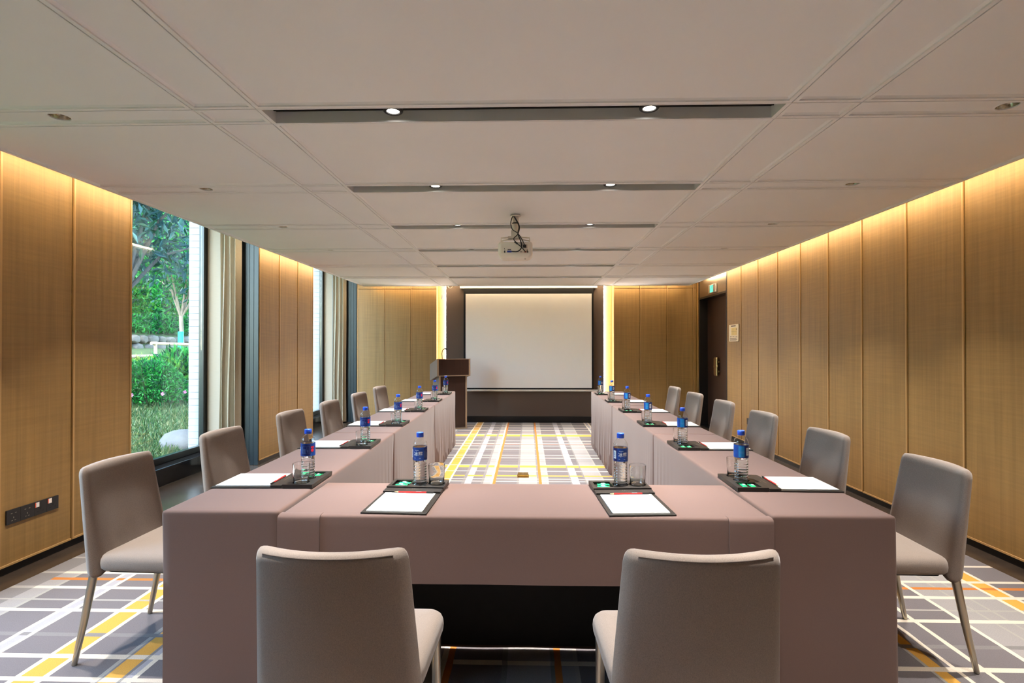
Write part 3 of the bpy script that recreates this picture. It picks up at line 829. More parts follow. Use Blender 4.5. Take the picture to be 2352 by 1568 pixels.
# tables and cloths ---------------------------------------------------------------
TZ = 0.750
def perim(hx, hy, step=.025, r=.012):
    """points around a rounded rectangle: (x, y, nx, ny, side, s) ; sides 0 -y, 1 +x, 2 +y, 3 -x"""
    out = []
    corners = [(-hx, -hy), (hx, -hy), (hx, hy), (-hx, hy)]
    nrm = [(0, -1), (1, 0), (0, 1), (-1, 0)]
    for k in range(4):
        a, b = Vector(corners[k]), Vector(corners[(k + 1) % 4]); L = (b - a).length; d = (b - a) / L
        n = max(2, int((L - 2 * r) / step))
        for i in range(n + 1):
            s = r + (L - 2 * r) * i / n; p = a + d * s
            out.append((p.x, p.y, nrm[k][0], nrm[k][1], k, s, L))
        n2 = nrm[(k + 1) % 4]; c = b - d * r + Vector((-n2[0] * r, -n2[1] * r)) * 1.0
        c = b - d * r - Vector(n2) * 0 ; cx, cy = b.x - r * (nrm[k][0] + n2[0]), b.y - r * (nrm[k][1] + n2[1])
        for q in (1, 2):
            t = q / 3 * math.pi / 2; nx_, ny_ = nrm[k][0] * math.cos(t) + n2[0] * math.sin(t), nrm[k][1] * math.cos(t) + n2[1] * math.sin(t)
            out.append((cx + r * nx_, cy + r * ny_, nx_, ny_, k, L, L))
    return out
def cloth_mesh(hx, hy, zbot, fold, seed):
    """zbot(side) hem height; fold(side, s, L, t) outward displacement"""
    P = perim(hx, hy); rows = []
    for ins, z in ((min(hx, hy) * .9, TZ), (.05, TZ), (.016, TZ), (.008, TZ - .001), (.003, TZ - .004), (.0008, TZ - .009), (0, TZ - .016)):
        rows.append([(max(-hx + ins, min(hx - ins, p[0])), max(-hy + ins, min(hy - ins, p[1])), z) if ins > .010 else (p[0] - p[2] * ins, p[1] - p[3] * ins, z) for p in P])
    NR = 16
    for j in range(1, NR + 1):
        row = []
        for p in P:
            zb = zbot(p[4]); t = j / NR; z = (TZ - .016) + (zb - (TZ - .016)) * t
            tt = (TZ - z) / .73
            d = fold(p[4], p[5], p[6], tt) + .0025 * tt * math.sin(p[5] * 13 + seed * 5 + p[4])
            row.append((p[0] + p[2] * d, p[1] + p[3] * d, z))
        rows.append(row)
    q = MB(); q.loops(rows, cap0=True, cap1=False)
    return q
def table(loc, rz, hx, hy, tl, cl, group, zbot, fold, seed, shade_panel=False, flaps=False):
    t = thing('conference_table', tl, 'table', (loc[0], loc[1], .0085), rz, group)
    z0 = -.0085
    q = MB(); q.box(-hx + .006, hx - .006, -hy + .006, hy - .006, .718 + z0, TZ - .004 + z0); q.build('tabletop', M['blackm'], t, bevel=.002)
    for sx in (-1, 1):
        for sy in (-1, 1):
            q = MB(); q.tube([(sx * (hx - .05), sy * (hy - .05), .717 + z0), (sx * (hx - .05), sy * (hy - .05), 0)], .015, 10); q.build('leg', M['blackm'], t, smooth=40)
    if shade_panel:
        q = MB(); q.box(-hx + .03, hx - .03, hy - .045, hy - .030, .05 + z0, .7165 + z0); q.build('underside_shade', M['blackm'], t)  # added black sheet standing in for the shade on the inside of the rear drape
    c = thing('tablecloth', cl, 'tablecloth', (loc[0], loc[1], 0), rz, 'taupe tablecloths')
    cloth_mesh(hx, hy, zbot, fold, seed).build('drape', M['cloth'], c, smooth=60)
    if flaps:
        for sx in (-1, 1):
            q = MB(); rows = []
            xa, xb2 = (-hx + .001, -hx + .155) if sx < 0 else (hx - .158, hx - .001)
            for k in range(19):
                u = k / 18; x = xa + (xb2 - xa) * u
                prof = [(-hy + .03, TZ + .0008), (-hy + .012, TZ + .0012), (-hy - .002, TZ - .002), (-hy - .0075, TZ - .009), (-hy - .009, TZ - .020), (-hy - .0085, TZ - .06), (-hy - .010, TZ - .13), (-hy - .010, TZ - .245)]
                inner = 1 if (sx < 0 and k == 18) or (sx > 0 and k == 0) else 0
                w = .0025 * math.sin(u * 5)
                rows.append([(x, y - w * (TZ - z) * 4, z) for y, z in prof] + [(x, y + .004, z - .0005) for y, z in prof[::-1]])
            q.loops(rows); q.build('folded_corner', M['cloth'], c, smooth=50)
    return t
HY = .888; HX = .2225
def full(side): return .016
def fold_left(k):
    def f(side, s, L, t):
        if side in (0, 2): return 0.0 if not (side == 0 and k == 0) else .004 * t
        e = min(s, L - s)
        d = .006 * t - .022 * t * math.exp(-e / .03)
        if k == 0 and side == 1 and s < .50: return 0.0
        if side == 1:
            far = (L - s) if True else e
            amp = .010 * t * math.exp(-((far if True else 0) / .30) ** 2) if k < 2 else .013 * t * (1 - .5 * math.exp(-far / .1))
            inner = s if side == 1 else L - s
            d += amp * math.sin(2 * math.pi * s / .085 + k)
            d += .006 * t * math.exp(-(s / .2) ** 2) * math.sin(2 * math.pi * s / .07)
        return d
    return f
def fold_right(k):
    def f(side, s, L, t):
        if side in (0, 2): return 0.0 if not (side == 0 and k == 0) else .004 * t
        e = min(s, L - s)
        d = .006 * t - .022 * t * math.exp(-e / .03)
        if k == 0 and side == 3 and L - s < .50: return 0.0
        if side == 3:
            far = s; near = L - s
            amp = .010 * t * math.exp(-(far / .30) ** 2) if k < 2 else .013 * t * (1 - .5 * math.exp(-far / .1))
            d += amp * math.sin(2 * math.pi * s / .085 + k) + .006 * t * math.exp(-(near / .2) ** 2) * math.sin(2 * math.pi * s / .07)
        return d
    return f
TILT = .0163
def xin_left(y): return -.923 - TILT * (y - 1.9)
POS = ['beside the cross table', 'mid-row', 'at the screen end']
for k in range(3):
    yc = 1.905 + 1.783 * (k + .5)
    table((xin_left(yc) - HX, yc), math.atan(TILT), HX, HY, 'narrow conference table under taupe cloth on the window side, ' + POS[k], 'taupe cloth reaching the floor on the window-side table ' + POS[k], 'conference tables', full, fold_left(k), k)
    table((.890 + HX, yc), 0, HX, HY, 'narrow conference table under taupe cloth on the door side, ' + POS[k], 'taupe cloth reaching the floor on the door-side table ' + POS[k], 'conference tables', full, fold_right(k), k + 3)
def fold_cross(side, s, L, t):
    if side == 0: return .002 + .003 * t * math.sin(s * 7)
    return 0.0
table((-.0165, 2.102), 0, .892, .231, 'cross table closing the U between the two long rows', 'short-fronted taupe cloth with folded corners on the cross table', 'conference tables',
      lambda s: .506 if s == 0 else .015, fold_cross, 9, shade_panel=True, flaps=True)

# chairs ----------------------------------------------------------------------------
def chair_proto():
    t = thing('conference_chair', '', 'chair')
    N = 20
    def section(z, yb, hw, th, bow, sidefac=1.0):
        """closed loop: rear face then front face"""
        rear, front = [], []
        for k in range(N + 1):
            u = -1 + 2 * k / N
            # denser towards the ends
            u = math.copysign(1 - (1 - abs(u)) ** 1.25, u)
            tc_ = th + (min(th, .046) - th) * abs(u) ** 3         # cushion thins towards the sides
            e = max(0.0, (abs(u) - .88) / .12)                # rounding at side edges
            tt = tc_ * math.sqrt(max(0.02, 1 - e * e))
            yc = yb + tc_ / 2 + bow * u * u
            rear.append((hw * u, yc - tt / 2, z)); front.append((hw * u, yc + tt / 2, z))
        return rear + front[::-1]
    rows = []
    def ylean(z): return -.05 + .078 * (.835 - z) / .46
    for z, f, ds in ((.368, .35, -.016), (.373, .75, -.006), (.385, .95, 0), (.41, 1, 0), (.45, 1, 0), (.50, 1, 0), (.56, 1, 0), (.62, 1, 0), (.68, 1, 0), (.73, 1, 0), (.775, 1, 0), (.798, 1, 0), (.812, .97, -.002), (.822, .85, -.005), (.829, .62, -.010), (.832, .35, -.017)):
        k = (z - .36) / .47
        hw = .230 - .030 * k + ds
        th = .046 + .040 * max(0, 1 - k * 1.4)
        rows.append(section(z, ylean(z) + th * (1 - f) / 2, hw, th * f, .032 + .012 * k))
    # the lower edge is arched up in the middle
    for i in range(3):
        rows[i] = [(x, y, z + .03 * (1 - (abs(x) / .228) ** 3)) for x, y, z in rows[i]]
    rows[3] = [(x, y, z + .012 * (1 - (abs(x) / .228) ** 3)) for x, y, z in rows[3]]
    q = MB(); q.loops(rows); back = q.build('backrest', M['chair'], t, smooth=75)
    q = MB(); sm = [r for r in rows[13][:N + 1]]
    q.tube([(x * 1.0, y - .0006, z + .001) for x, y, z in sm[2:-2]], .0011, 6); q.build('seam', M['seam'], back)
    def outline(i):
        pts = []
        for (x, y) in rrect(-.226 + i, .226 - i, .090 + i, .463 - i, max(.055 - i, .02), 7):
            k = 1 - .05 * (.463 - y) / .37
            pts.append((x * k, y))
        return pts
    srows = []
    for i, z in ((.03, .398), (.008, .400), (.0, .408), (-.002, .425), (.0, .442), (.006, .455), (.018, .464), (.04, .469), (.08, .472), (.13, .473)):
        srows.append([(x, y, z - .010 * max(0, (y - .38) / .09) ** 2) for x, y in outline(i)])
    q = MB(); q.loops(srows); q.build('seat', M['chair'], t, smooth=75)
    q = MB(); q.loops([[(x, y, .386) for x, y in outline(.03)], [(x, y, .3975) for x, y in outline(.03)]]); q.build('seat_pan', M['blackm'], t)
    for sx in (-1, 1):
        q = MB(); q.tube([(sx * .205, .082, .392), (sx * .211, .045, .19), (sx * .2155, .006, .003)], [.0165, .0145, .0105], 14); q.build('leg', M['legm'], t, smooth=50)
        q = MB(); q.tube([(sx * .198, .428, .385), (sx * .199, .432, .18), (sx * .200, .436, .001)], [.0165, .0145, .0105], 14); q.build('leg', M['legm'], t, smooth=50)
    return t
chp = chair_proto(); first = True
FZ = .0085
def put_chair(x, y, rz, label, group):
    global first
    c = chp if first else dup(chp); first = False
    c.location = (x, y, FZ); c.rotation_euler = (0, 0, R(rz)); tag(c, label, 'chair', group)
LCH = [(-1.930, 2.383, -91), (-1.940, 3.225, -92.5), (-1.945, 4.18, -93), (-1.930, 4.98, -91), (-1.94, 5.885, -92.5), (-1.985, 6.88, -95)]
RCH = [(1.880, 2.425, 88), (1.880, 3.27, 92), (1.908, 4.207, 93), (1.930, 5.09, 93), (1.932, 5.98, 94), (1.952, 6.87, 92)]
for i, (x, y, a) in enumerate(LCH):
    put_chair(x, y, a, 'taupe fabric chair on the window side, %s from the lectern' % ORD[5 - i], 'taupe chairs along the window-side row')
for i, (x, y, a) in enumerate(RCH):
    put_chair(x, y, a, 'taupe fabric chair on the door side, %s from the screen wall' % ORD[5 - i], 'taupe chairs along the door-side row')
put_chair(-.510, 1.326, -.5, 'taupe fabric chair at the cross table, window-side place', 'taupe chairs at the cross table')
put_chair(.450, 1.334, .8, 'taupe fabric chair at the cross table, door-side place', 'taupe chairs at the cross table')

# place settings -----------------------------------------------------------------------
HWB = .1225                                                # half width of the desk pad
def text_mesh(s, size):
    cu = bpy.data.curves.new('txt', 'FONT'); cu.body = s; cu.size = size; cu.align_x = 'CENTER'; cu.align_y = 'CENTER'; cu.offset = size * .022; cu.fill_mode = 'FRONT' if False else 'BOTH'
    o = bpy.data.objects.new('txt', cu); COL.objects.link(o)
    bpy.context.view_layer.update()
    me = bpy.data.meshes.new_from_object(o.evaluated_get(bpy.context.evaluated_depsgraph_get()))
    bpy.data.objects.remove(o); bpy.data.curves.remove(cu)
    return me
def pad_proto():
    t = thing('desk_pad', '', 'desk pad')
    q = MB(); q.box(-HWB, HWB, 0, .308, 0, .0055); q.build('board', M['leather'], t, bevel=.002)
    q = MB(); q.box(-HWB + .001, HWB - .001, .258, .307, .0056, .0135); h = q.build('header_bar', M['leather'], t, bevel=.002)
    q = MB()
    def st(pts):
        for (a, b), (c, d) in zip(pts[:-1], pts[1:]):
            e = Vector((c - a, d - b)); n = Vector((-e.y, e.x)).normalized() * .0006
            q.add([(a + n.x, b + n.y, .0138), (a - n.x, b - n.y, .0138), (c - n.x, d - n.y, .0138), (c + n.x, d + n.y, .0138)], [(0, 1, 2, 3)])
    st([(-.004, .290), (-.006, .297), (-.002, .294)]); st([(.004, .290), (.006, .297), (.002, .294)])
    st([(-.03 + .003 * k, .281 + .0035 * math.sin(k * 1.9)) for k in range(21)]); st([(-.037, .281), (-.032, .281)]); st([(.032, .281), (.038, .281)])
    q.build('embossed_crest', M['silver'], h)
    return t
def notepad_proto():
    q = MB(); q.box(-.106, .104, .0, .236, 0, .0035); me = q.mesh('notepad', M['paper'])
    return obj('notepad', me)
def pencil_proto():
    t = thing('pencil', '', 'pencil')
    hexa = lambda x, r: [(x, r * math.cos(R(60 * k)), r + r * math.sin(R(60 * k)) - (r * (1 - .866))) for k in range(6)]
    hexo = lambda x, r, R0=.0037: [(x, r * math.cos(R(60 * k)), R0 * .866 + r * math.sin(R(60 * k))) for k in range(6)]
    q = MB(); q.loops([hexo(-.062, .0037), hexo(.055, .0037)]); q.build('shaft', M['pencilred'], t)
    q = MB(); q.loops([hexo(.0552, .0037), hexo(.084, .0037)]); q.build('dipped_end', M['pencilblk'], t)
    q = MB(); q.loops([hexo(-.0622, .0036), hexo(-.078, .0011)]); q.build('sharpened_cone', M['pencilwood'], t)
    q = MB(); q.loops([hexo(-.0781, .0011), hexo(-.083, .0002)]); q.build('lead', M['pencilblk'], t)
    q = MB(); q.box(.012, .034, -.0012, .0012, .00645, .0066); q.build('print', M['lwhite'], t)
    return t
def tray_proto():
    t = thing('amenity_tray', '', 'tray')
    H = .017
    q = MB(); q.box(-HWB, HWB, 0, .128, 0, .0058); q.build('base', M['leather'], t, bevel=.001)
    rect = [(-.108, .022), (-.034, .022), (-.034, .106), (-.108, .106)]
    q = plate_with_holes([(-HWB, 0), (HWB, 0), (HWB, .128), (-HWB, .128)], [rect, circ(.006, .064, .0345, 28), circ(.080, .064, .0365, 28)], .0059, H)
    q.build('top_plate', M['leather'], t)
    return t
BOT = (.006, .064); GLS = (.080, .064)
def curve_print(me, ang, zc, rad):
    """wrap a flat print (x right, y up) on the bottle label around angle ang (0 = local -y)"""
    b = bmesh.new(); b.from_mesh(me)
    xs_ = [v.co.x for v in b.verts]
    x = min(xs_) + .002
    while x < max(xs_):
        g = b.verts[:] + b.edges[:] + b.faces[:]
        bmesh.ops.bisect_plane(b, geom=g, plane_co=(x, 0, 0), plane_no=(1, 0, 0)); x += .002
    for v in b.verts:
        a = -math.pi / 2 + ang + v.co.x / rad
        v.co = (rad * math.cos(a), rad * math.sin(a), zc + v.co.y)
    b.to_mesh(me); b.free(); return me
def bottle_proto():
    t = thing('water_bottle', '', 'bottle')
    prof = [(.022, .002), (.0255, .0), (.0285, .002), (.0305, .007)]
    z = .012
    while z < .094:
        ph = (z - .012) / .0118 * 2 * math.pi
        prof.append((.0303 - .0012 * (1 - math.cos(ph)) / 2 * 1.3, z)); z += .00197
    prof += [(.0292, .097), (.0288, .101), (.0296, .106), (.0306, .110), (.0308, .114), (.0308, .171), (.0312, .174), (.0311, .179), (.0303, .185), (.0285, .191), (.0250, .197), (.0200, .2025), (.0155, .2065), (.0132, .2095), (.0128, .2135)]
    q = MB(); q.lathe(prof, 40, cap1=False); q.build('body', M['pet'], t, smooth=60)
    wp = [(max(.001, r - .0016), z + .0012) for r, z in prof if z <= .1705] + [(.0290, .1700)]
    q = MB(); q.lathe(wp, 40); q.build('water', M['water'], t, smooth=60)
    cp = [(.0150, .2120), (.0156, .2126), (.0156, .2285), (.0150, .2312), (.0135, .2325)]
    q = MB(); n = 60; rows = []
    for r, zz in cp: rows.append([((r - (.0004 if k % 2 and .2125 < zz < .229 else 0)) * math.cos(2 * math.pi * k / n), (r - (.0004 if k % 2 and .2125 < zz < .229 else 0)) * math.sin(2 * math.pi * k / n), zz) for k in range(n)])
    q.loops(rows); q.build('cap', M['capblue'], t, smooth=40)
    rl = .0316
    q = MB(); n = 48; vs = []; fs = []; ms = []
    for zz in (.1146, .1190, .1665, .171):
        vs += [(rl * math.cos(2 * math.pi * k / n - math.pi / 2), rl * math.sin(2 * math.pi * k / n - math.pi / 2), zz) for k in range(n)]
    for j in range(3):
        for k in range(n):
            deg = ((k + .5) * 360 / n + 180) % 360 - 180       # angle from the front
            mi = 0
            if j == 1 and (-135 < deg < -88): mi = 1
            if -88 <= deg < -40: mi = 2
            if j == 1 and 50 < deg < 128: mi = 2
            q.add([vs[j * n + k], vs[j * n + (k + 1) % n], vs[(j + 1) * n + (k + 1) % n], vs[(j + 1) * n + k]], [(0, 1, 2, 3)], mi)
    lab = q.build('label', [M['labelblue'], M['labellite'], M['labelnavy']], t, smooth=60, weld=True)
    rp_ = rl + .0004
    def pr(name, me, m, ang, zc):
        me.materials.clear(); me.materials.append(M[m]); obj(name, curve_print(me, ang, zc, rp_), lab)
    pr('lettering', text_mesh('冰露', .0200), 'lwhite', R(6), .1425)
    def rects(lst):
        q = MB()
        for x0, x1, y0, y1 in lst: q.add([(x0, y0, 0), (x1, y0, 0), (x1, y1, 0), (x0, y1, 0)], [(0, 1, 2, 3)])
        return q.mesh('print', M['lwhite'])
    pr('small_print', rects([(-.014 + k * .0032, -.0118 + k * .0032, .0, .0022) for k in range(6)] + [(-.016, -.010, -.0335, -.0322), (.006, .014, -.0335, -.0322)]), 'lwhite', R(2), .1580)
    # barcode: white field with bars
    pr('barcode_field', rects([(-.0075, .0075, -.017, .017)]), 'lwhite', R(-62), .1430)
    rp_ += .0003
    random.seed(3); bars = []; y = -.013
    while y < .012:
        h = random.choice((.0006, .0010, .0018)); bars.append((-.0055, .004, y, y + h)); y += h + random.choice((.0008, .0014, .002))
    pr('barcode', rects(bars), 'lgrey', R(-62), .1430)
    # information table and red emblem
    pr('info_print', rects([(-.018, .018, .0165, .0170), (-.018, .018, -.0170, -.0165), (.0175, .018, -.0165, .0165), (-.013, -.0122, -.015, .015), (.006, .0066, -.006, .014)] + [(-.018, -.015, -.015 + .0032 * k, -.0132 + .0032 * k) for k in range(9)] + [(-.010, .002, -.014 + .0028 * k, -.0132 + .0028 * k) for k in range(7)] + [(.008, .013, -.010 + .004 * k, -.0085 + .004 * k) for k in range(3)]), 'lgrey', R(88), .1430)
    q = MB(); q.add([(.0075 * math.cos(R(20 * k)), -.002 + .0075 * math.sin(R(20 * k)), 0) for k in range(18)], [tuple(range(18))]); q.add([(-.008, .008, 0), (.008, .008, 0), (.009, .016, 0), (-.006, .016, 0)], [(0, 1, 2, 3)])
    pr('red_emblem', q.mesh('red_emblem', M['lred']), 'lred', R(143), .1425)
    # droplet swirl
    q = MB()
    for r, a0, a1 in ((.011, 190, 330), (.0075, 200, 350), (.004, 160, 340)):
        n_ = 16
        for k in range(n_):
            b0, b1 = R(a0 + (a1 - a0) * k / n_), R(a0 + (a1 - a0) * (k + 1) / n_); w_ = .0004
            q.add([((r - w_) * math.cos(b0), (r - w_) * math.sin(b0), 0), ((r + w_) * math.cos(b0), (r + w_) * math.sin(b0), 0), ((r + w_) * math.cos(b1), (r + w_) * math.sin(b1), 0), ((r - w_) * math.cos(b1), (r - w_) * math.sin(b1), 0)], [(0, 1, 2, 3)])
    pr('swirl_print', q.mesh('swirl', M['lwhite']), 'lgrey', R(-110), .1460)
    return t
def glass_proto():
    prof = [(.0285, .001), (.0305, .0), (.0322, .002), (.0325, .010), (.0345, .05), (.0360, .093), (.0357, .0945), (.0345, .0940), (.0328, .05), (.0308, .014), (.0290, .0115), (.010, .0108)]
    q = MB(); q.lathe(prof, 40); return obj('drinking_glass', q.mesh('drinking_glass', M['tumbler'], smooth=45))
def mint_proto():
    t = thing('wrapped_mint', '', 'mint')
    q = MB(); rows = []
    for x, hy, hz in ((-.026, .013, .0005), (-.020, .0115, .0006), (-.017, .009, .0022), (-.010, .011, .0046), (0, .0115, .0052), (.010, .011, .0046), (.017, .009, .0022), (.020, .0115, .0006), (.026, .013, .0005)):
        rows.append([(x + .0008 * (k % 2), hy * math.cos(R(30 * k)), .0053 + hz * math.sin(R(30 * k)) + (.0008 * math.sin(k * 2.2) if hz < .001 else 0)) for k in range(12)])
    q.loops(rows); q.build('wrapper', M['mint'], t, smooth=50)
    q = MB(); q.add([(-.010, -.004, .0108), (.006, -.0045, .0108), (.009, .001, .01085), (.004, .0045, .0108), (-.009, .004, .0108)], [(0, 1, 2, 3, 4)]); q.build('print_patch', M['mintw'], t)
    q = MB(); q.add([(.004, -.003, .01095), (.009, -.003, .01085), (.008, .001, .0109), (.005, .001, .01095)], [(0, 1, 2, 3)]); q.build('print_mark', M['mintb'], t)
    return t
protos = dict(pad=pad_proto(), note=notepad_proto(), pen=pencil_proto(), tray=tray_proto(), bot=bottle_proto(), gls=glass_proto(), mint=mint_proto())
used = set()
def take(k):
    if k in used: return dup(protos[k])
    used.add(k); return protos[k]
rnd = random.Random(5)
def setting(ox, oy, rz, place, flip_pencil=False, jit=0.0):
    """origin = middle of the sitter's edge of the pad; local +y points away from the sitter"""
    MT = Matrix.Translation((ox, oy, TZ + .0008)) @ Matrix.Rotation(rz, 4, 'Z')
    def put(k, x, y, z, a, nm, cat, grp):
        o = take(k); o.matrix_world = MT @ Matrix.Translation((x, y, z)) @ Matrix.Rotation(a, 4, 'Z'); tag(o, nm + ' ' + place, cat, grp); return o
    put('pad', 0, 0, 0, 0, 'black leather desk pad', 'desk pad', 'leather desk pads')
    put('note', rnd.uniform(-.002, .002), .012, .0058, rnd.uniform(-.008, .008), 'white notepad on the leather pad', 'notepad', 'white notepads')
    put('pen', .010, .247, .0096, math.pi * flip_pencil + R(rnd.uniform(-1, 1)), 'red pencil beside the notepad', 'pencil', 'red pencils')
    put('tray', 0, .312, 0, 0, 'black leather amenity tray', 'tray', 'leather amenity trays')
    put('bot', BOT[0], .312 + BOT[1], .0062, R(rnd.uniform(-7, 7)), 'blue-capped water bottle in the tray', 'bottle', 'water bottles')
    put('gls', GLS[0], .312 + GLS[1], .0062, R(rnd.uniform(0, 90)), 'empty straight drinking glass in the tray', 'glass', 'drinking glasses')
    put('mint', -.072, .312 + .047, .0062, R(rnd.uniform(-8, 8)), 'green wrapped mint nearer the notepad', 'mint', 'wrapped mints')
    put('mint', -.066, .312 + .082, .0062, R(rnd.uniform(-12, 4)), 'green wrapped mint farther from the notepad', 'mint', 'wrapped mints')
for i, y in enumerate((2.335, 3.21, 4.10, 4.985, 5.905, 6.775)):
    x = xin_left(y)
    setting(x - .443, y, -math.pi / 2 + math.atan(TILT) + R(rnd.uniform(-1, 1)), 'at the %s window-side place from the lectern' % ORD[5 - i])
for i, y in enumerate((2.335, 3.22, 4.13, 4.992, 5.885, 6.79)):
    setting(.890 + .443, y, math.pi / 2 + R(rnd.uniform(-1, 1)), 'at the %s door-side place from the screen wall' % ORD[5 - i])
setting(-.490, 1.886, R(-2.2), 'at the window-side place of the cross table')
setting(.418, 1.886, R(3.0), 'at the door-side place of the cross table')

# garden outside the windows ---------------------------------------------------------------
GP = [(0, .06), (1.2, .16), (2.8, .36), (3.6, .52), (5.0, .86), (6.0, 1.28), (6.35, 1.33), (6.4, 1.66), (8, 1.95), (12, 3.0), (20, 5.0), (30, 7.0)]
def gz(x):
    s = -x - 3.94
    if s <= 0: return GP[0][1]
    for (a, za), (b, zb) in zip(GP[:-1], GP[1:]):
        if s <= b: return za + (zb - za) * (s - a) / (b - a)
    return GP[-1][1]
gv, gf = [], []
gxs = [-3.945 - .33 * k for k in range(40)] + [-17.2 - 2 * k for k in range(8)]
gys = [-4 + .6 * k for k in range(62)]
for y in gys:
    for x in gxs: gv.append((x, y, gz(x) + .03 * math.sin(x * 2.1 + y) * math.sin(y * 1.7) - (.0 if x < -4.3 else .02)))
n = len(gxs)
for j in range(len(gys) - 1):
    for i in range(n - 1): gf.append((j * n + i, j * n + i + 1, (j + 1) * n + i + 1, (j + 1) * n + i))
q = MB(); q.add(gv, gf); struct(q.build('ground', M['soil'], smooth=60), 'sloping garden ground outside the windows')

rg = random.Random(11)
def leaf_mesh(name, leaves, mat_):
    """leaves: (pos, dir, normal-ish, length, width, colour)"""
    V, Fc, C = [], [], []
    for p, d, u, L, wd, c in leaves:
        d = d.normalized(); s_ = d.cross(u)
        if s_.length < 1e-4: s_ = d.orthogonal()
        s_.normalize(); nrm = s_.cross(d)
        o = len(V)
        V += [p, p + d * L * .45 + s_ * wd / 2 + nrm * L * .05, p + d * L - nrm * L * .08, p + d * L * .45 - s_ * wd / 2 + nrm * L * .05]
        Fc.append((o, o + 1, o + 2)); Fc.append((o, o + 2, o + 3)); C += [c, c]
    me = bpy.data.meshes.new(name); me.from_pydata([tuple(v) for v in V], [], Fc)
    a = me.color_attributes.new('Col', 'FLOAT_COLOR', 'CORNER')
    buf = []
    for c in C: buf += list(c) * 3
    a.data.foreach_set('color', buf)
    me.materials.append(mat_); return me
def shade(c, a): 
    k = .6 * (1 + rg.uniform(-a, a)); return (c[0] * k, c[1] * k * rg.uniform(.95, 1.05), c[2] * k, 1)
def rdir(up=.3): return Vector((rg.gauss(0, 1), rg.gauss(0, 1), rg.gauss(0, 1) + up)).normalized()

# grass
G1, G2, G3 = lin(70, 112, 66), lin(104, 140, 84), lin(150, 156, 104)
gl = []
for k in range(26000):
    x = -4.12 - (rg.random() ** 1.15) * 3.2; y = rg.uniform(4.6, 11.5) if rg.random() < .85 else rg.uniform(0, 14)
    p = Vector((x, y, gz(x) + .0)); h = rg.uniform(.06, .15)
    gl.append((p, Vector((rg.gauss(0, .55), rg.gauss(0, .55), 1)), Vector((rg.gauss(0, 1), rg.gauss(0, 1), .2)), h, rg.uniform(.006, .012), shade(rg.choice((G1, G1, G2, G2, G3)), .3)))
o = obj('lawn_grass', leaf_mesh('lawn_grass', gl, M['leaf'])); o['kind'] = 'stuff'; tag(o, 'long green lawn grass growing outside the window', 'grass')

def shrub(x, y, rx, ry, h, n, cols, L, wd, label, upright=.4, flowers=0):
    z0 = gz(x)
    t = thing('shrub', label, 'shrub', (x, y, z0))
    lv = []
    for k in range(n):
        a = rg.uniform(0, 2 * math.pi); e = rg.random() ** .4
        zz = rg.random(); r_ = e * (1 - .45 * zz ** 2)
        p = Vector((rx * r_ * math.cos(a), ry * r_ * math.sin(a), h * (.08 + .92 * zz) * (1 - .25 * e * e)))
        lv.append((p, rdir(upright) + p.normalized() * .5, rdir(1.0), L * rg.uniform(.7, 1.25), wd * rg.uniform(.8, 1.2), shade(rg.choice(cols), .3)))
    f = obj('foliage', leaf_mesh('foliage', lv, M['leaf']), t); f['kind'] = 'stuff'
    for k in range(5):
        a = k * 1.26; q = MB(); q.tube([(.03 * math.cos(a), .03 * math.sin(a), -.03), (rx * .3 * math.cos(a), ry * .3 * math.sin(a), h * .45), (rx * .5 * math.cos(a), ry * .5 * math.sin(a), h * .8)], [.012, .009, .004], 6); q.build('stem', M['bark'], t)
    for k in range(flowers):
        q = MB(); ps = [Vector((.035 * math.cos(R(72 * i)), 0, .035 * math.sin(R(72 * i)))) for i in range(5)]
        for i in range(5):
            c = ps[i]; q.add([(0, 0, 0), tuple(c * .7 + Vector((.012 * math.sin(R(72 * i)), -.01, -.012 * math.cos(R(72 * i))))), tuple(c), tuple(c * .7 - Vector((.012 * math.sin(R(72 * i)), .01, -.012 * math.cos(R(72 * i)))))], [(0, 1, 2, 3)])
        a = R(-75 + 38 * k); q.build('flower', M['pink'], t, (rx * .96 * math.cos(a), ry * .98 * math.sin(a), h * .26))
    return t
GA, GB, GC, GD, GE = lin(38, 150, 62), lin(70, 178, 76), lin(120, 196, 70), lin(34, 92, 62), lin(180, 206, 92)
DKB = lin(52, 92, 96); DKT = lin(70, 118, 110)
shrub(-6.75, 9.05, .70, .62, .80, 5200, (GA, GA, GB, GD), .085, .026, 'dense fine-leaved green shrub with pink blossoms on the lawn', .4, 3)
shrub(-7.05, 10.30, .62, .60, .86, 1500, (GB, GC, GA, GD), .20, .055, 'broad-leaved green shrub beside the fine-leaved one', .8)
shrub(-7.55, 11.35, .7, .6, .8, 1500, (GB, GC, GD), .16, .05, 'broad-leaved shrub by the white tiled reveal', .8)
shrub(-7.4, 8.0, .8, .7, .75, 2600, (GA, GB, GD), .10, .03, 'green shrub farther along the lawn beside the blossoming one', .4)
shrub(-8.25, 12.15, .8, .6, .55, 1700, (GC, GE, GB), .10, .04, 'yellow-green ground cover plant around the wrapped trunk', .6)
shrub(-8.2, 10.9, .7, .6, .50, 1700, (GC, GE, GE), .10, .04, 'yellow-green ground cover plant below the bamboo rail', .6)
for i, (x, y) in enumerate(((-10.9, 13.6), (-11.0, 15.0), (-10.9, 16.3), (-10.9, 12.3))):
    shrub(x, y, .8, .8, .55, 1500, (GD, GA, GB), .12, .045, 'dark green creeper patch on top of the stone wall, %s along it' % ORD[i], .5)

for i, (x, y) in enumerate(((-12.3, 13.0), (-12.6, 15.6), (-12.3, 18.2), (-14.4, 17.0), (-14.6, 20.0))):
    shrub(x, y, 1.35, 1.35, 2.3, 4200, (GD, GA, GB, GC), .15, .06, 'tall leafy thicket bush in the wood, %s from the wrapped trunk' % ORD[i], .3)

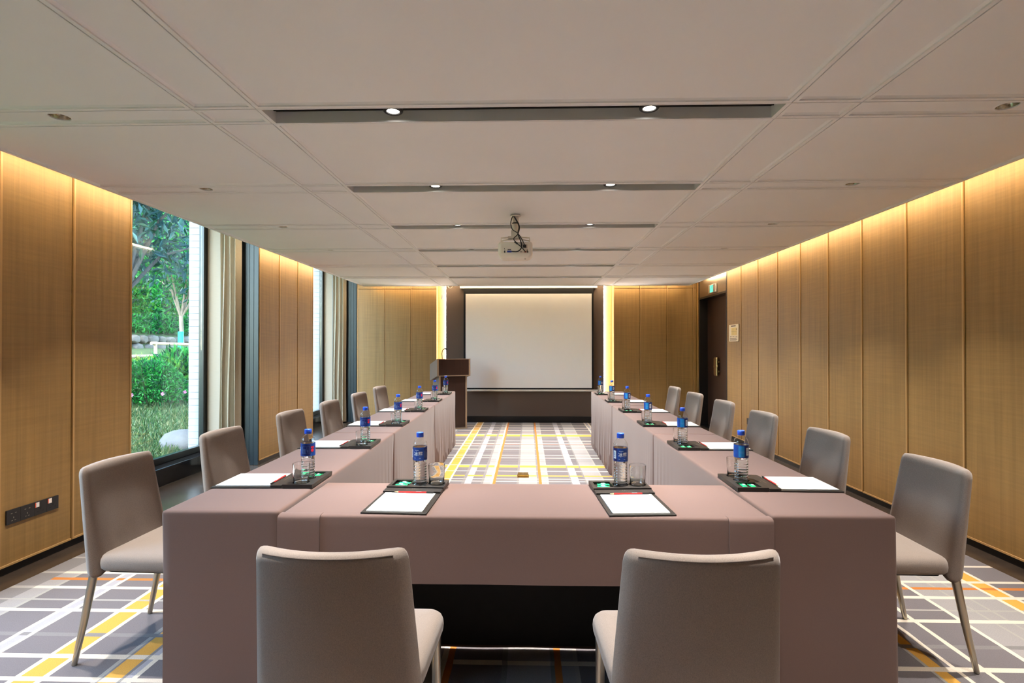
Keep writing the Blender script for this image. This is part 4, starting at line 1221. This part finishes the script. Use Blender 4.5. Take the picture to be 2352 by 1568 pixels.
# dry stone wall: each stone its own piece
sw = thing('stone_wall', 'low dry stone retaining wall behind the bamboo rail', 'stone wall', (-10.31, 9.0, 0))
q = MB(); q.box(-.30, -.06, 0, 9.0, 1.05, 1.62); q.build('earth_core', M['soil'], sw)
yy = [0.0, 0.1]
for row in range(2):
    y = .02 + .1 * row
    while y < 8.9:
        L_ = rg.uniform(.24, .48); H_ = rg.uniform(.19, .25) if row == 0 else rg.uniform(.16, .24)
        q = MB(); rows_ = []
        for xx, sc in ((-.10, .80), (-.04, .98), (.03, 1.0), (.085, .9), (.12, .62)):
            rows_.append([(xx + rg.uniform(-.012, .012), L_ / 2 + (L_ / 2) * sc * math.cos(R(40 * k + 10)) * (1.05 if k % 2 else .93), H_ / 2 + (H_ / 2) * sc * 1.1 * math.sin(R(40 * k + 10)) * (1.05 if k % 3 else .9)) for k in range(9)])
        q.loops(rows_); q.build('stone', M['stone'], sw, (0, y, 1.24 + row * .235 + rg.uniform(-.01, .01)), smooth=45)
        y += L_ * .97
# bamboo rails
t = thing('bamboo_rail', 'lashed bamboo tree-support rail in front of the stone wall', 'rail', (-8.75, 12.0, 0))
q = MB(); q.tube([(0, -.15, 1.46), (-.02, 1.2, 1.44), (0, 2.6, 1.45)], .038, 10); q.build('rail', M['bamboo'], t, smooth=40)
for y in (-.02, 1.9): q = MB(); q.tube([(.01, y, .70), (0, y, 1.5)], .036, 10); q.build('post', M['bamboo'], t, smooth=40)
t = thing('bamboo_rail', 'short low bamboo rail beside the yellow-green ground cover', 'rail', (-8.25, 10.0, 0))
q = MB(); q.tube([(0, -.6, 1.17), (0, 1.32, 1.17)], .040, 10); q.build('rail', M['bamboo'], t, smooth=40)
q = MB(); q.tube([(0, 1.25, .55), (0, 1.25, 1.22)], .05, 10); q.build('post', M['barkdk'], t, smooth=40)

def tree(x, y, h, r0, crown, nl, cols, L, wd, label, bark='bark', branches=9, lean=(0, 0), fork=.35, droop=.2, wrapz=None, group='garden trees'):
    z0 = gz(x); t = thing('tree', label, 'tree', (x, y, z0), group=group)
    top = Vector((lean[0], lean[1], h * fork))
    q = MB(); q.tube([(0, 0, -.1), tuple(top * .5 + Vector((.02, .02, 0))), tuple(top)], [r0, r0 * .9, r0 * .8], 10); q.build('trunk', M[bark], t, smooth=50)
    lv = []; ends = []
    cr = Vector(crown)
    for b in range(branches):
        a = b * 2.399 + rg.uniform(-.3, .3); el = rg.uniform(.25, 1.0)
        e = top + Vector((cr.x * math.cos(a) * (1.1 - .5 * el), cr.y * math.sin(a) * (1.1 - .5 * el), (h * (1 - fork)) * el))
        m1 = top + (e - top) * .35 + Vector((0, 0, (e - top).length * .16)); m2 = top + (e - top) * .7 + Vector((rg.uniform(-.1, .1), rg.uniform(-.1, .1), (e - top).length * .12))
        q = MB(); q.tube([tuple(top - Vector((0, 0, .05))), tuple(m1), tuple(m2), tuple(e)], [r0 * .5, r0 * .34, r0 * .22, r0 * .08], 7); q.build('branch', M[bark], t, smooth=50)
        ends += [(m1, .5), (m2, .85), (e, .85)]
    for k in range(nl):
        c, s_ = rg.choice(ends); rr_ = (cr.x + cr.y) * .27 * s_
        p = c + Vector((rg.gauss(0, 1), rg.gauss(0, 1), rg.gauss(0, .8))) * rr_ * .6
        lv.append((p, rdir(-droop), rdir(1.2), L * rg.uniform(.7, 1.2), wd * rg.uniform(.8, 1.2), shade(rg.choice(cols), .35)))
    f = obj('foliage', leaf_mesh('foliage', lv, M['leaf']), t); f['kind'] = 'stuff'
    if wrapz:
        q = MB(); q.lathe([(r0 * 1.18, wrapz[0]), (r0 * 1.15, wrapz[1])], 14); q.build('trunk_wrap', M['wrap'], t, smooth=50)
    return t
tree(-8.85, 13.02, 4.6, .058, (1.5, 1.5), 4200, (GA, GB, GD, DKT), .15, .055, 'slender tree with green wrapped trunk tied to the bamboo rail', fork=.29, wrapz=(.15, .93))
tree(-6.75, 8.05, 5.4, .075, (1.9, 1.9), 4200, (DKB, DKT, DKB, GD), .22, .060, 'near tree with long dark blue-green leaves overhanging the lawn', 'barkdk', 12, (.0, .45), .36, .3)
BG = [(-12.4, 14.3), (-12.2, 17.2), (-13.4, 20.4), (-16.0, 17.4), (-17.5, 22.5), (-12.6, 11.0), (-20.5, 19.0)]
for i, (x, y) in enumerate(BG):
    tree(x, y, rg.uniform(5.5, 7.5), .10, (2.1, 2.1), 6500, ((GC, GE, GB, GA) if i % 2 else (GB, GC, GA, GD)), .17, .075, 'leafy tree in the wood behind the stone wall', 'barkdk', 11, fork=.16, group='trees of the wood behind the stone wall')
# maroon building, white box, boulder
q = MB(); q.box(-16.5, -12.6, 16.15, 16.5, 1.0, 4.6); 
t = thing('garden_house', 'maroon rendered garden building half hidden by trees', 'building', (-19.5, 24.8, 3.4))
q = MB(); q.box(-2.2, 1.5, -.2, 3.5, -.6, 2.6); q.build('wall', M['maroon'], t)
q = MB(); q.box(-2.4, 1.7, -.4, 3.7, 2.601, 2.75); q.build('roof', M['barkdk'], t)
t = thing('utility_box', 'white utility box among the shrubs', 'box', (-7.72, 11.32, gz(-7.72)))
q = MB(); q.box(-.13, .13, -.08, .08, .0, .62); q.build('casing', M['extwhite'], t, bevel=.01)
q = MB(); q.box(-.15, .15, -.10, .10, .6205, .66); q.build('lid', M['extwhite'], t, bevel=.01)
q = MB(); rows_ = []
for k, (z, r_) in enumerate(((-.05, .20), (.04, .25), (.12, .23), (.19, .17), (.23, .08))):
    rows_.append([((r_ * (1 + .14 * math.sin(i * 2.3 + k))) * math.cos(R(30 * i)) * 1.25, (r_ * (1 + .12 * math.cos(i * 1.7 + k))) * math.sin(R(30 * i)), z + .015 * math.sin(i * 3.1)) for i in range(12)])
q.loops(rows_); tag(q.build('boulder', M['boulder'], None, (-4.32, 6.42, gz(-4.32)), smooth=50), 'pale boulder on the lawn beside the tiled reveal', 'boulder')
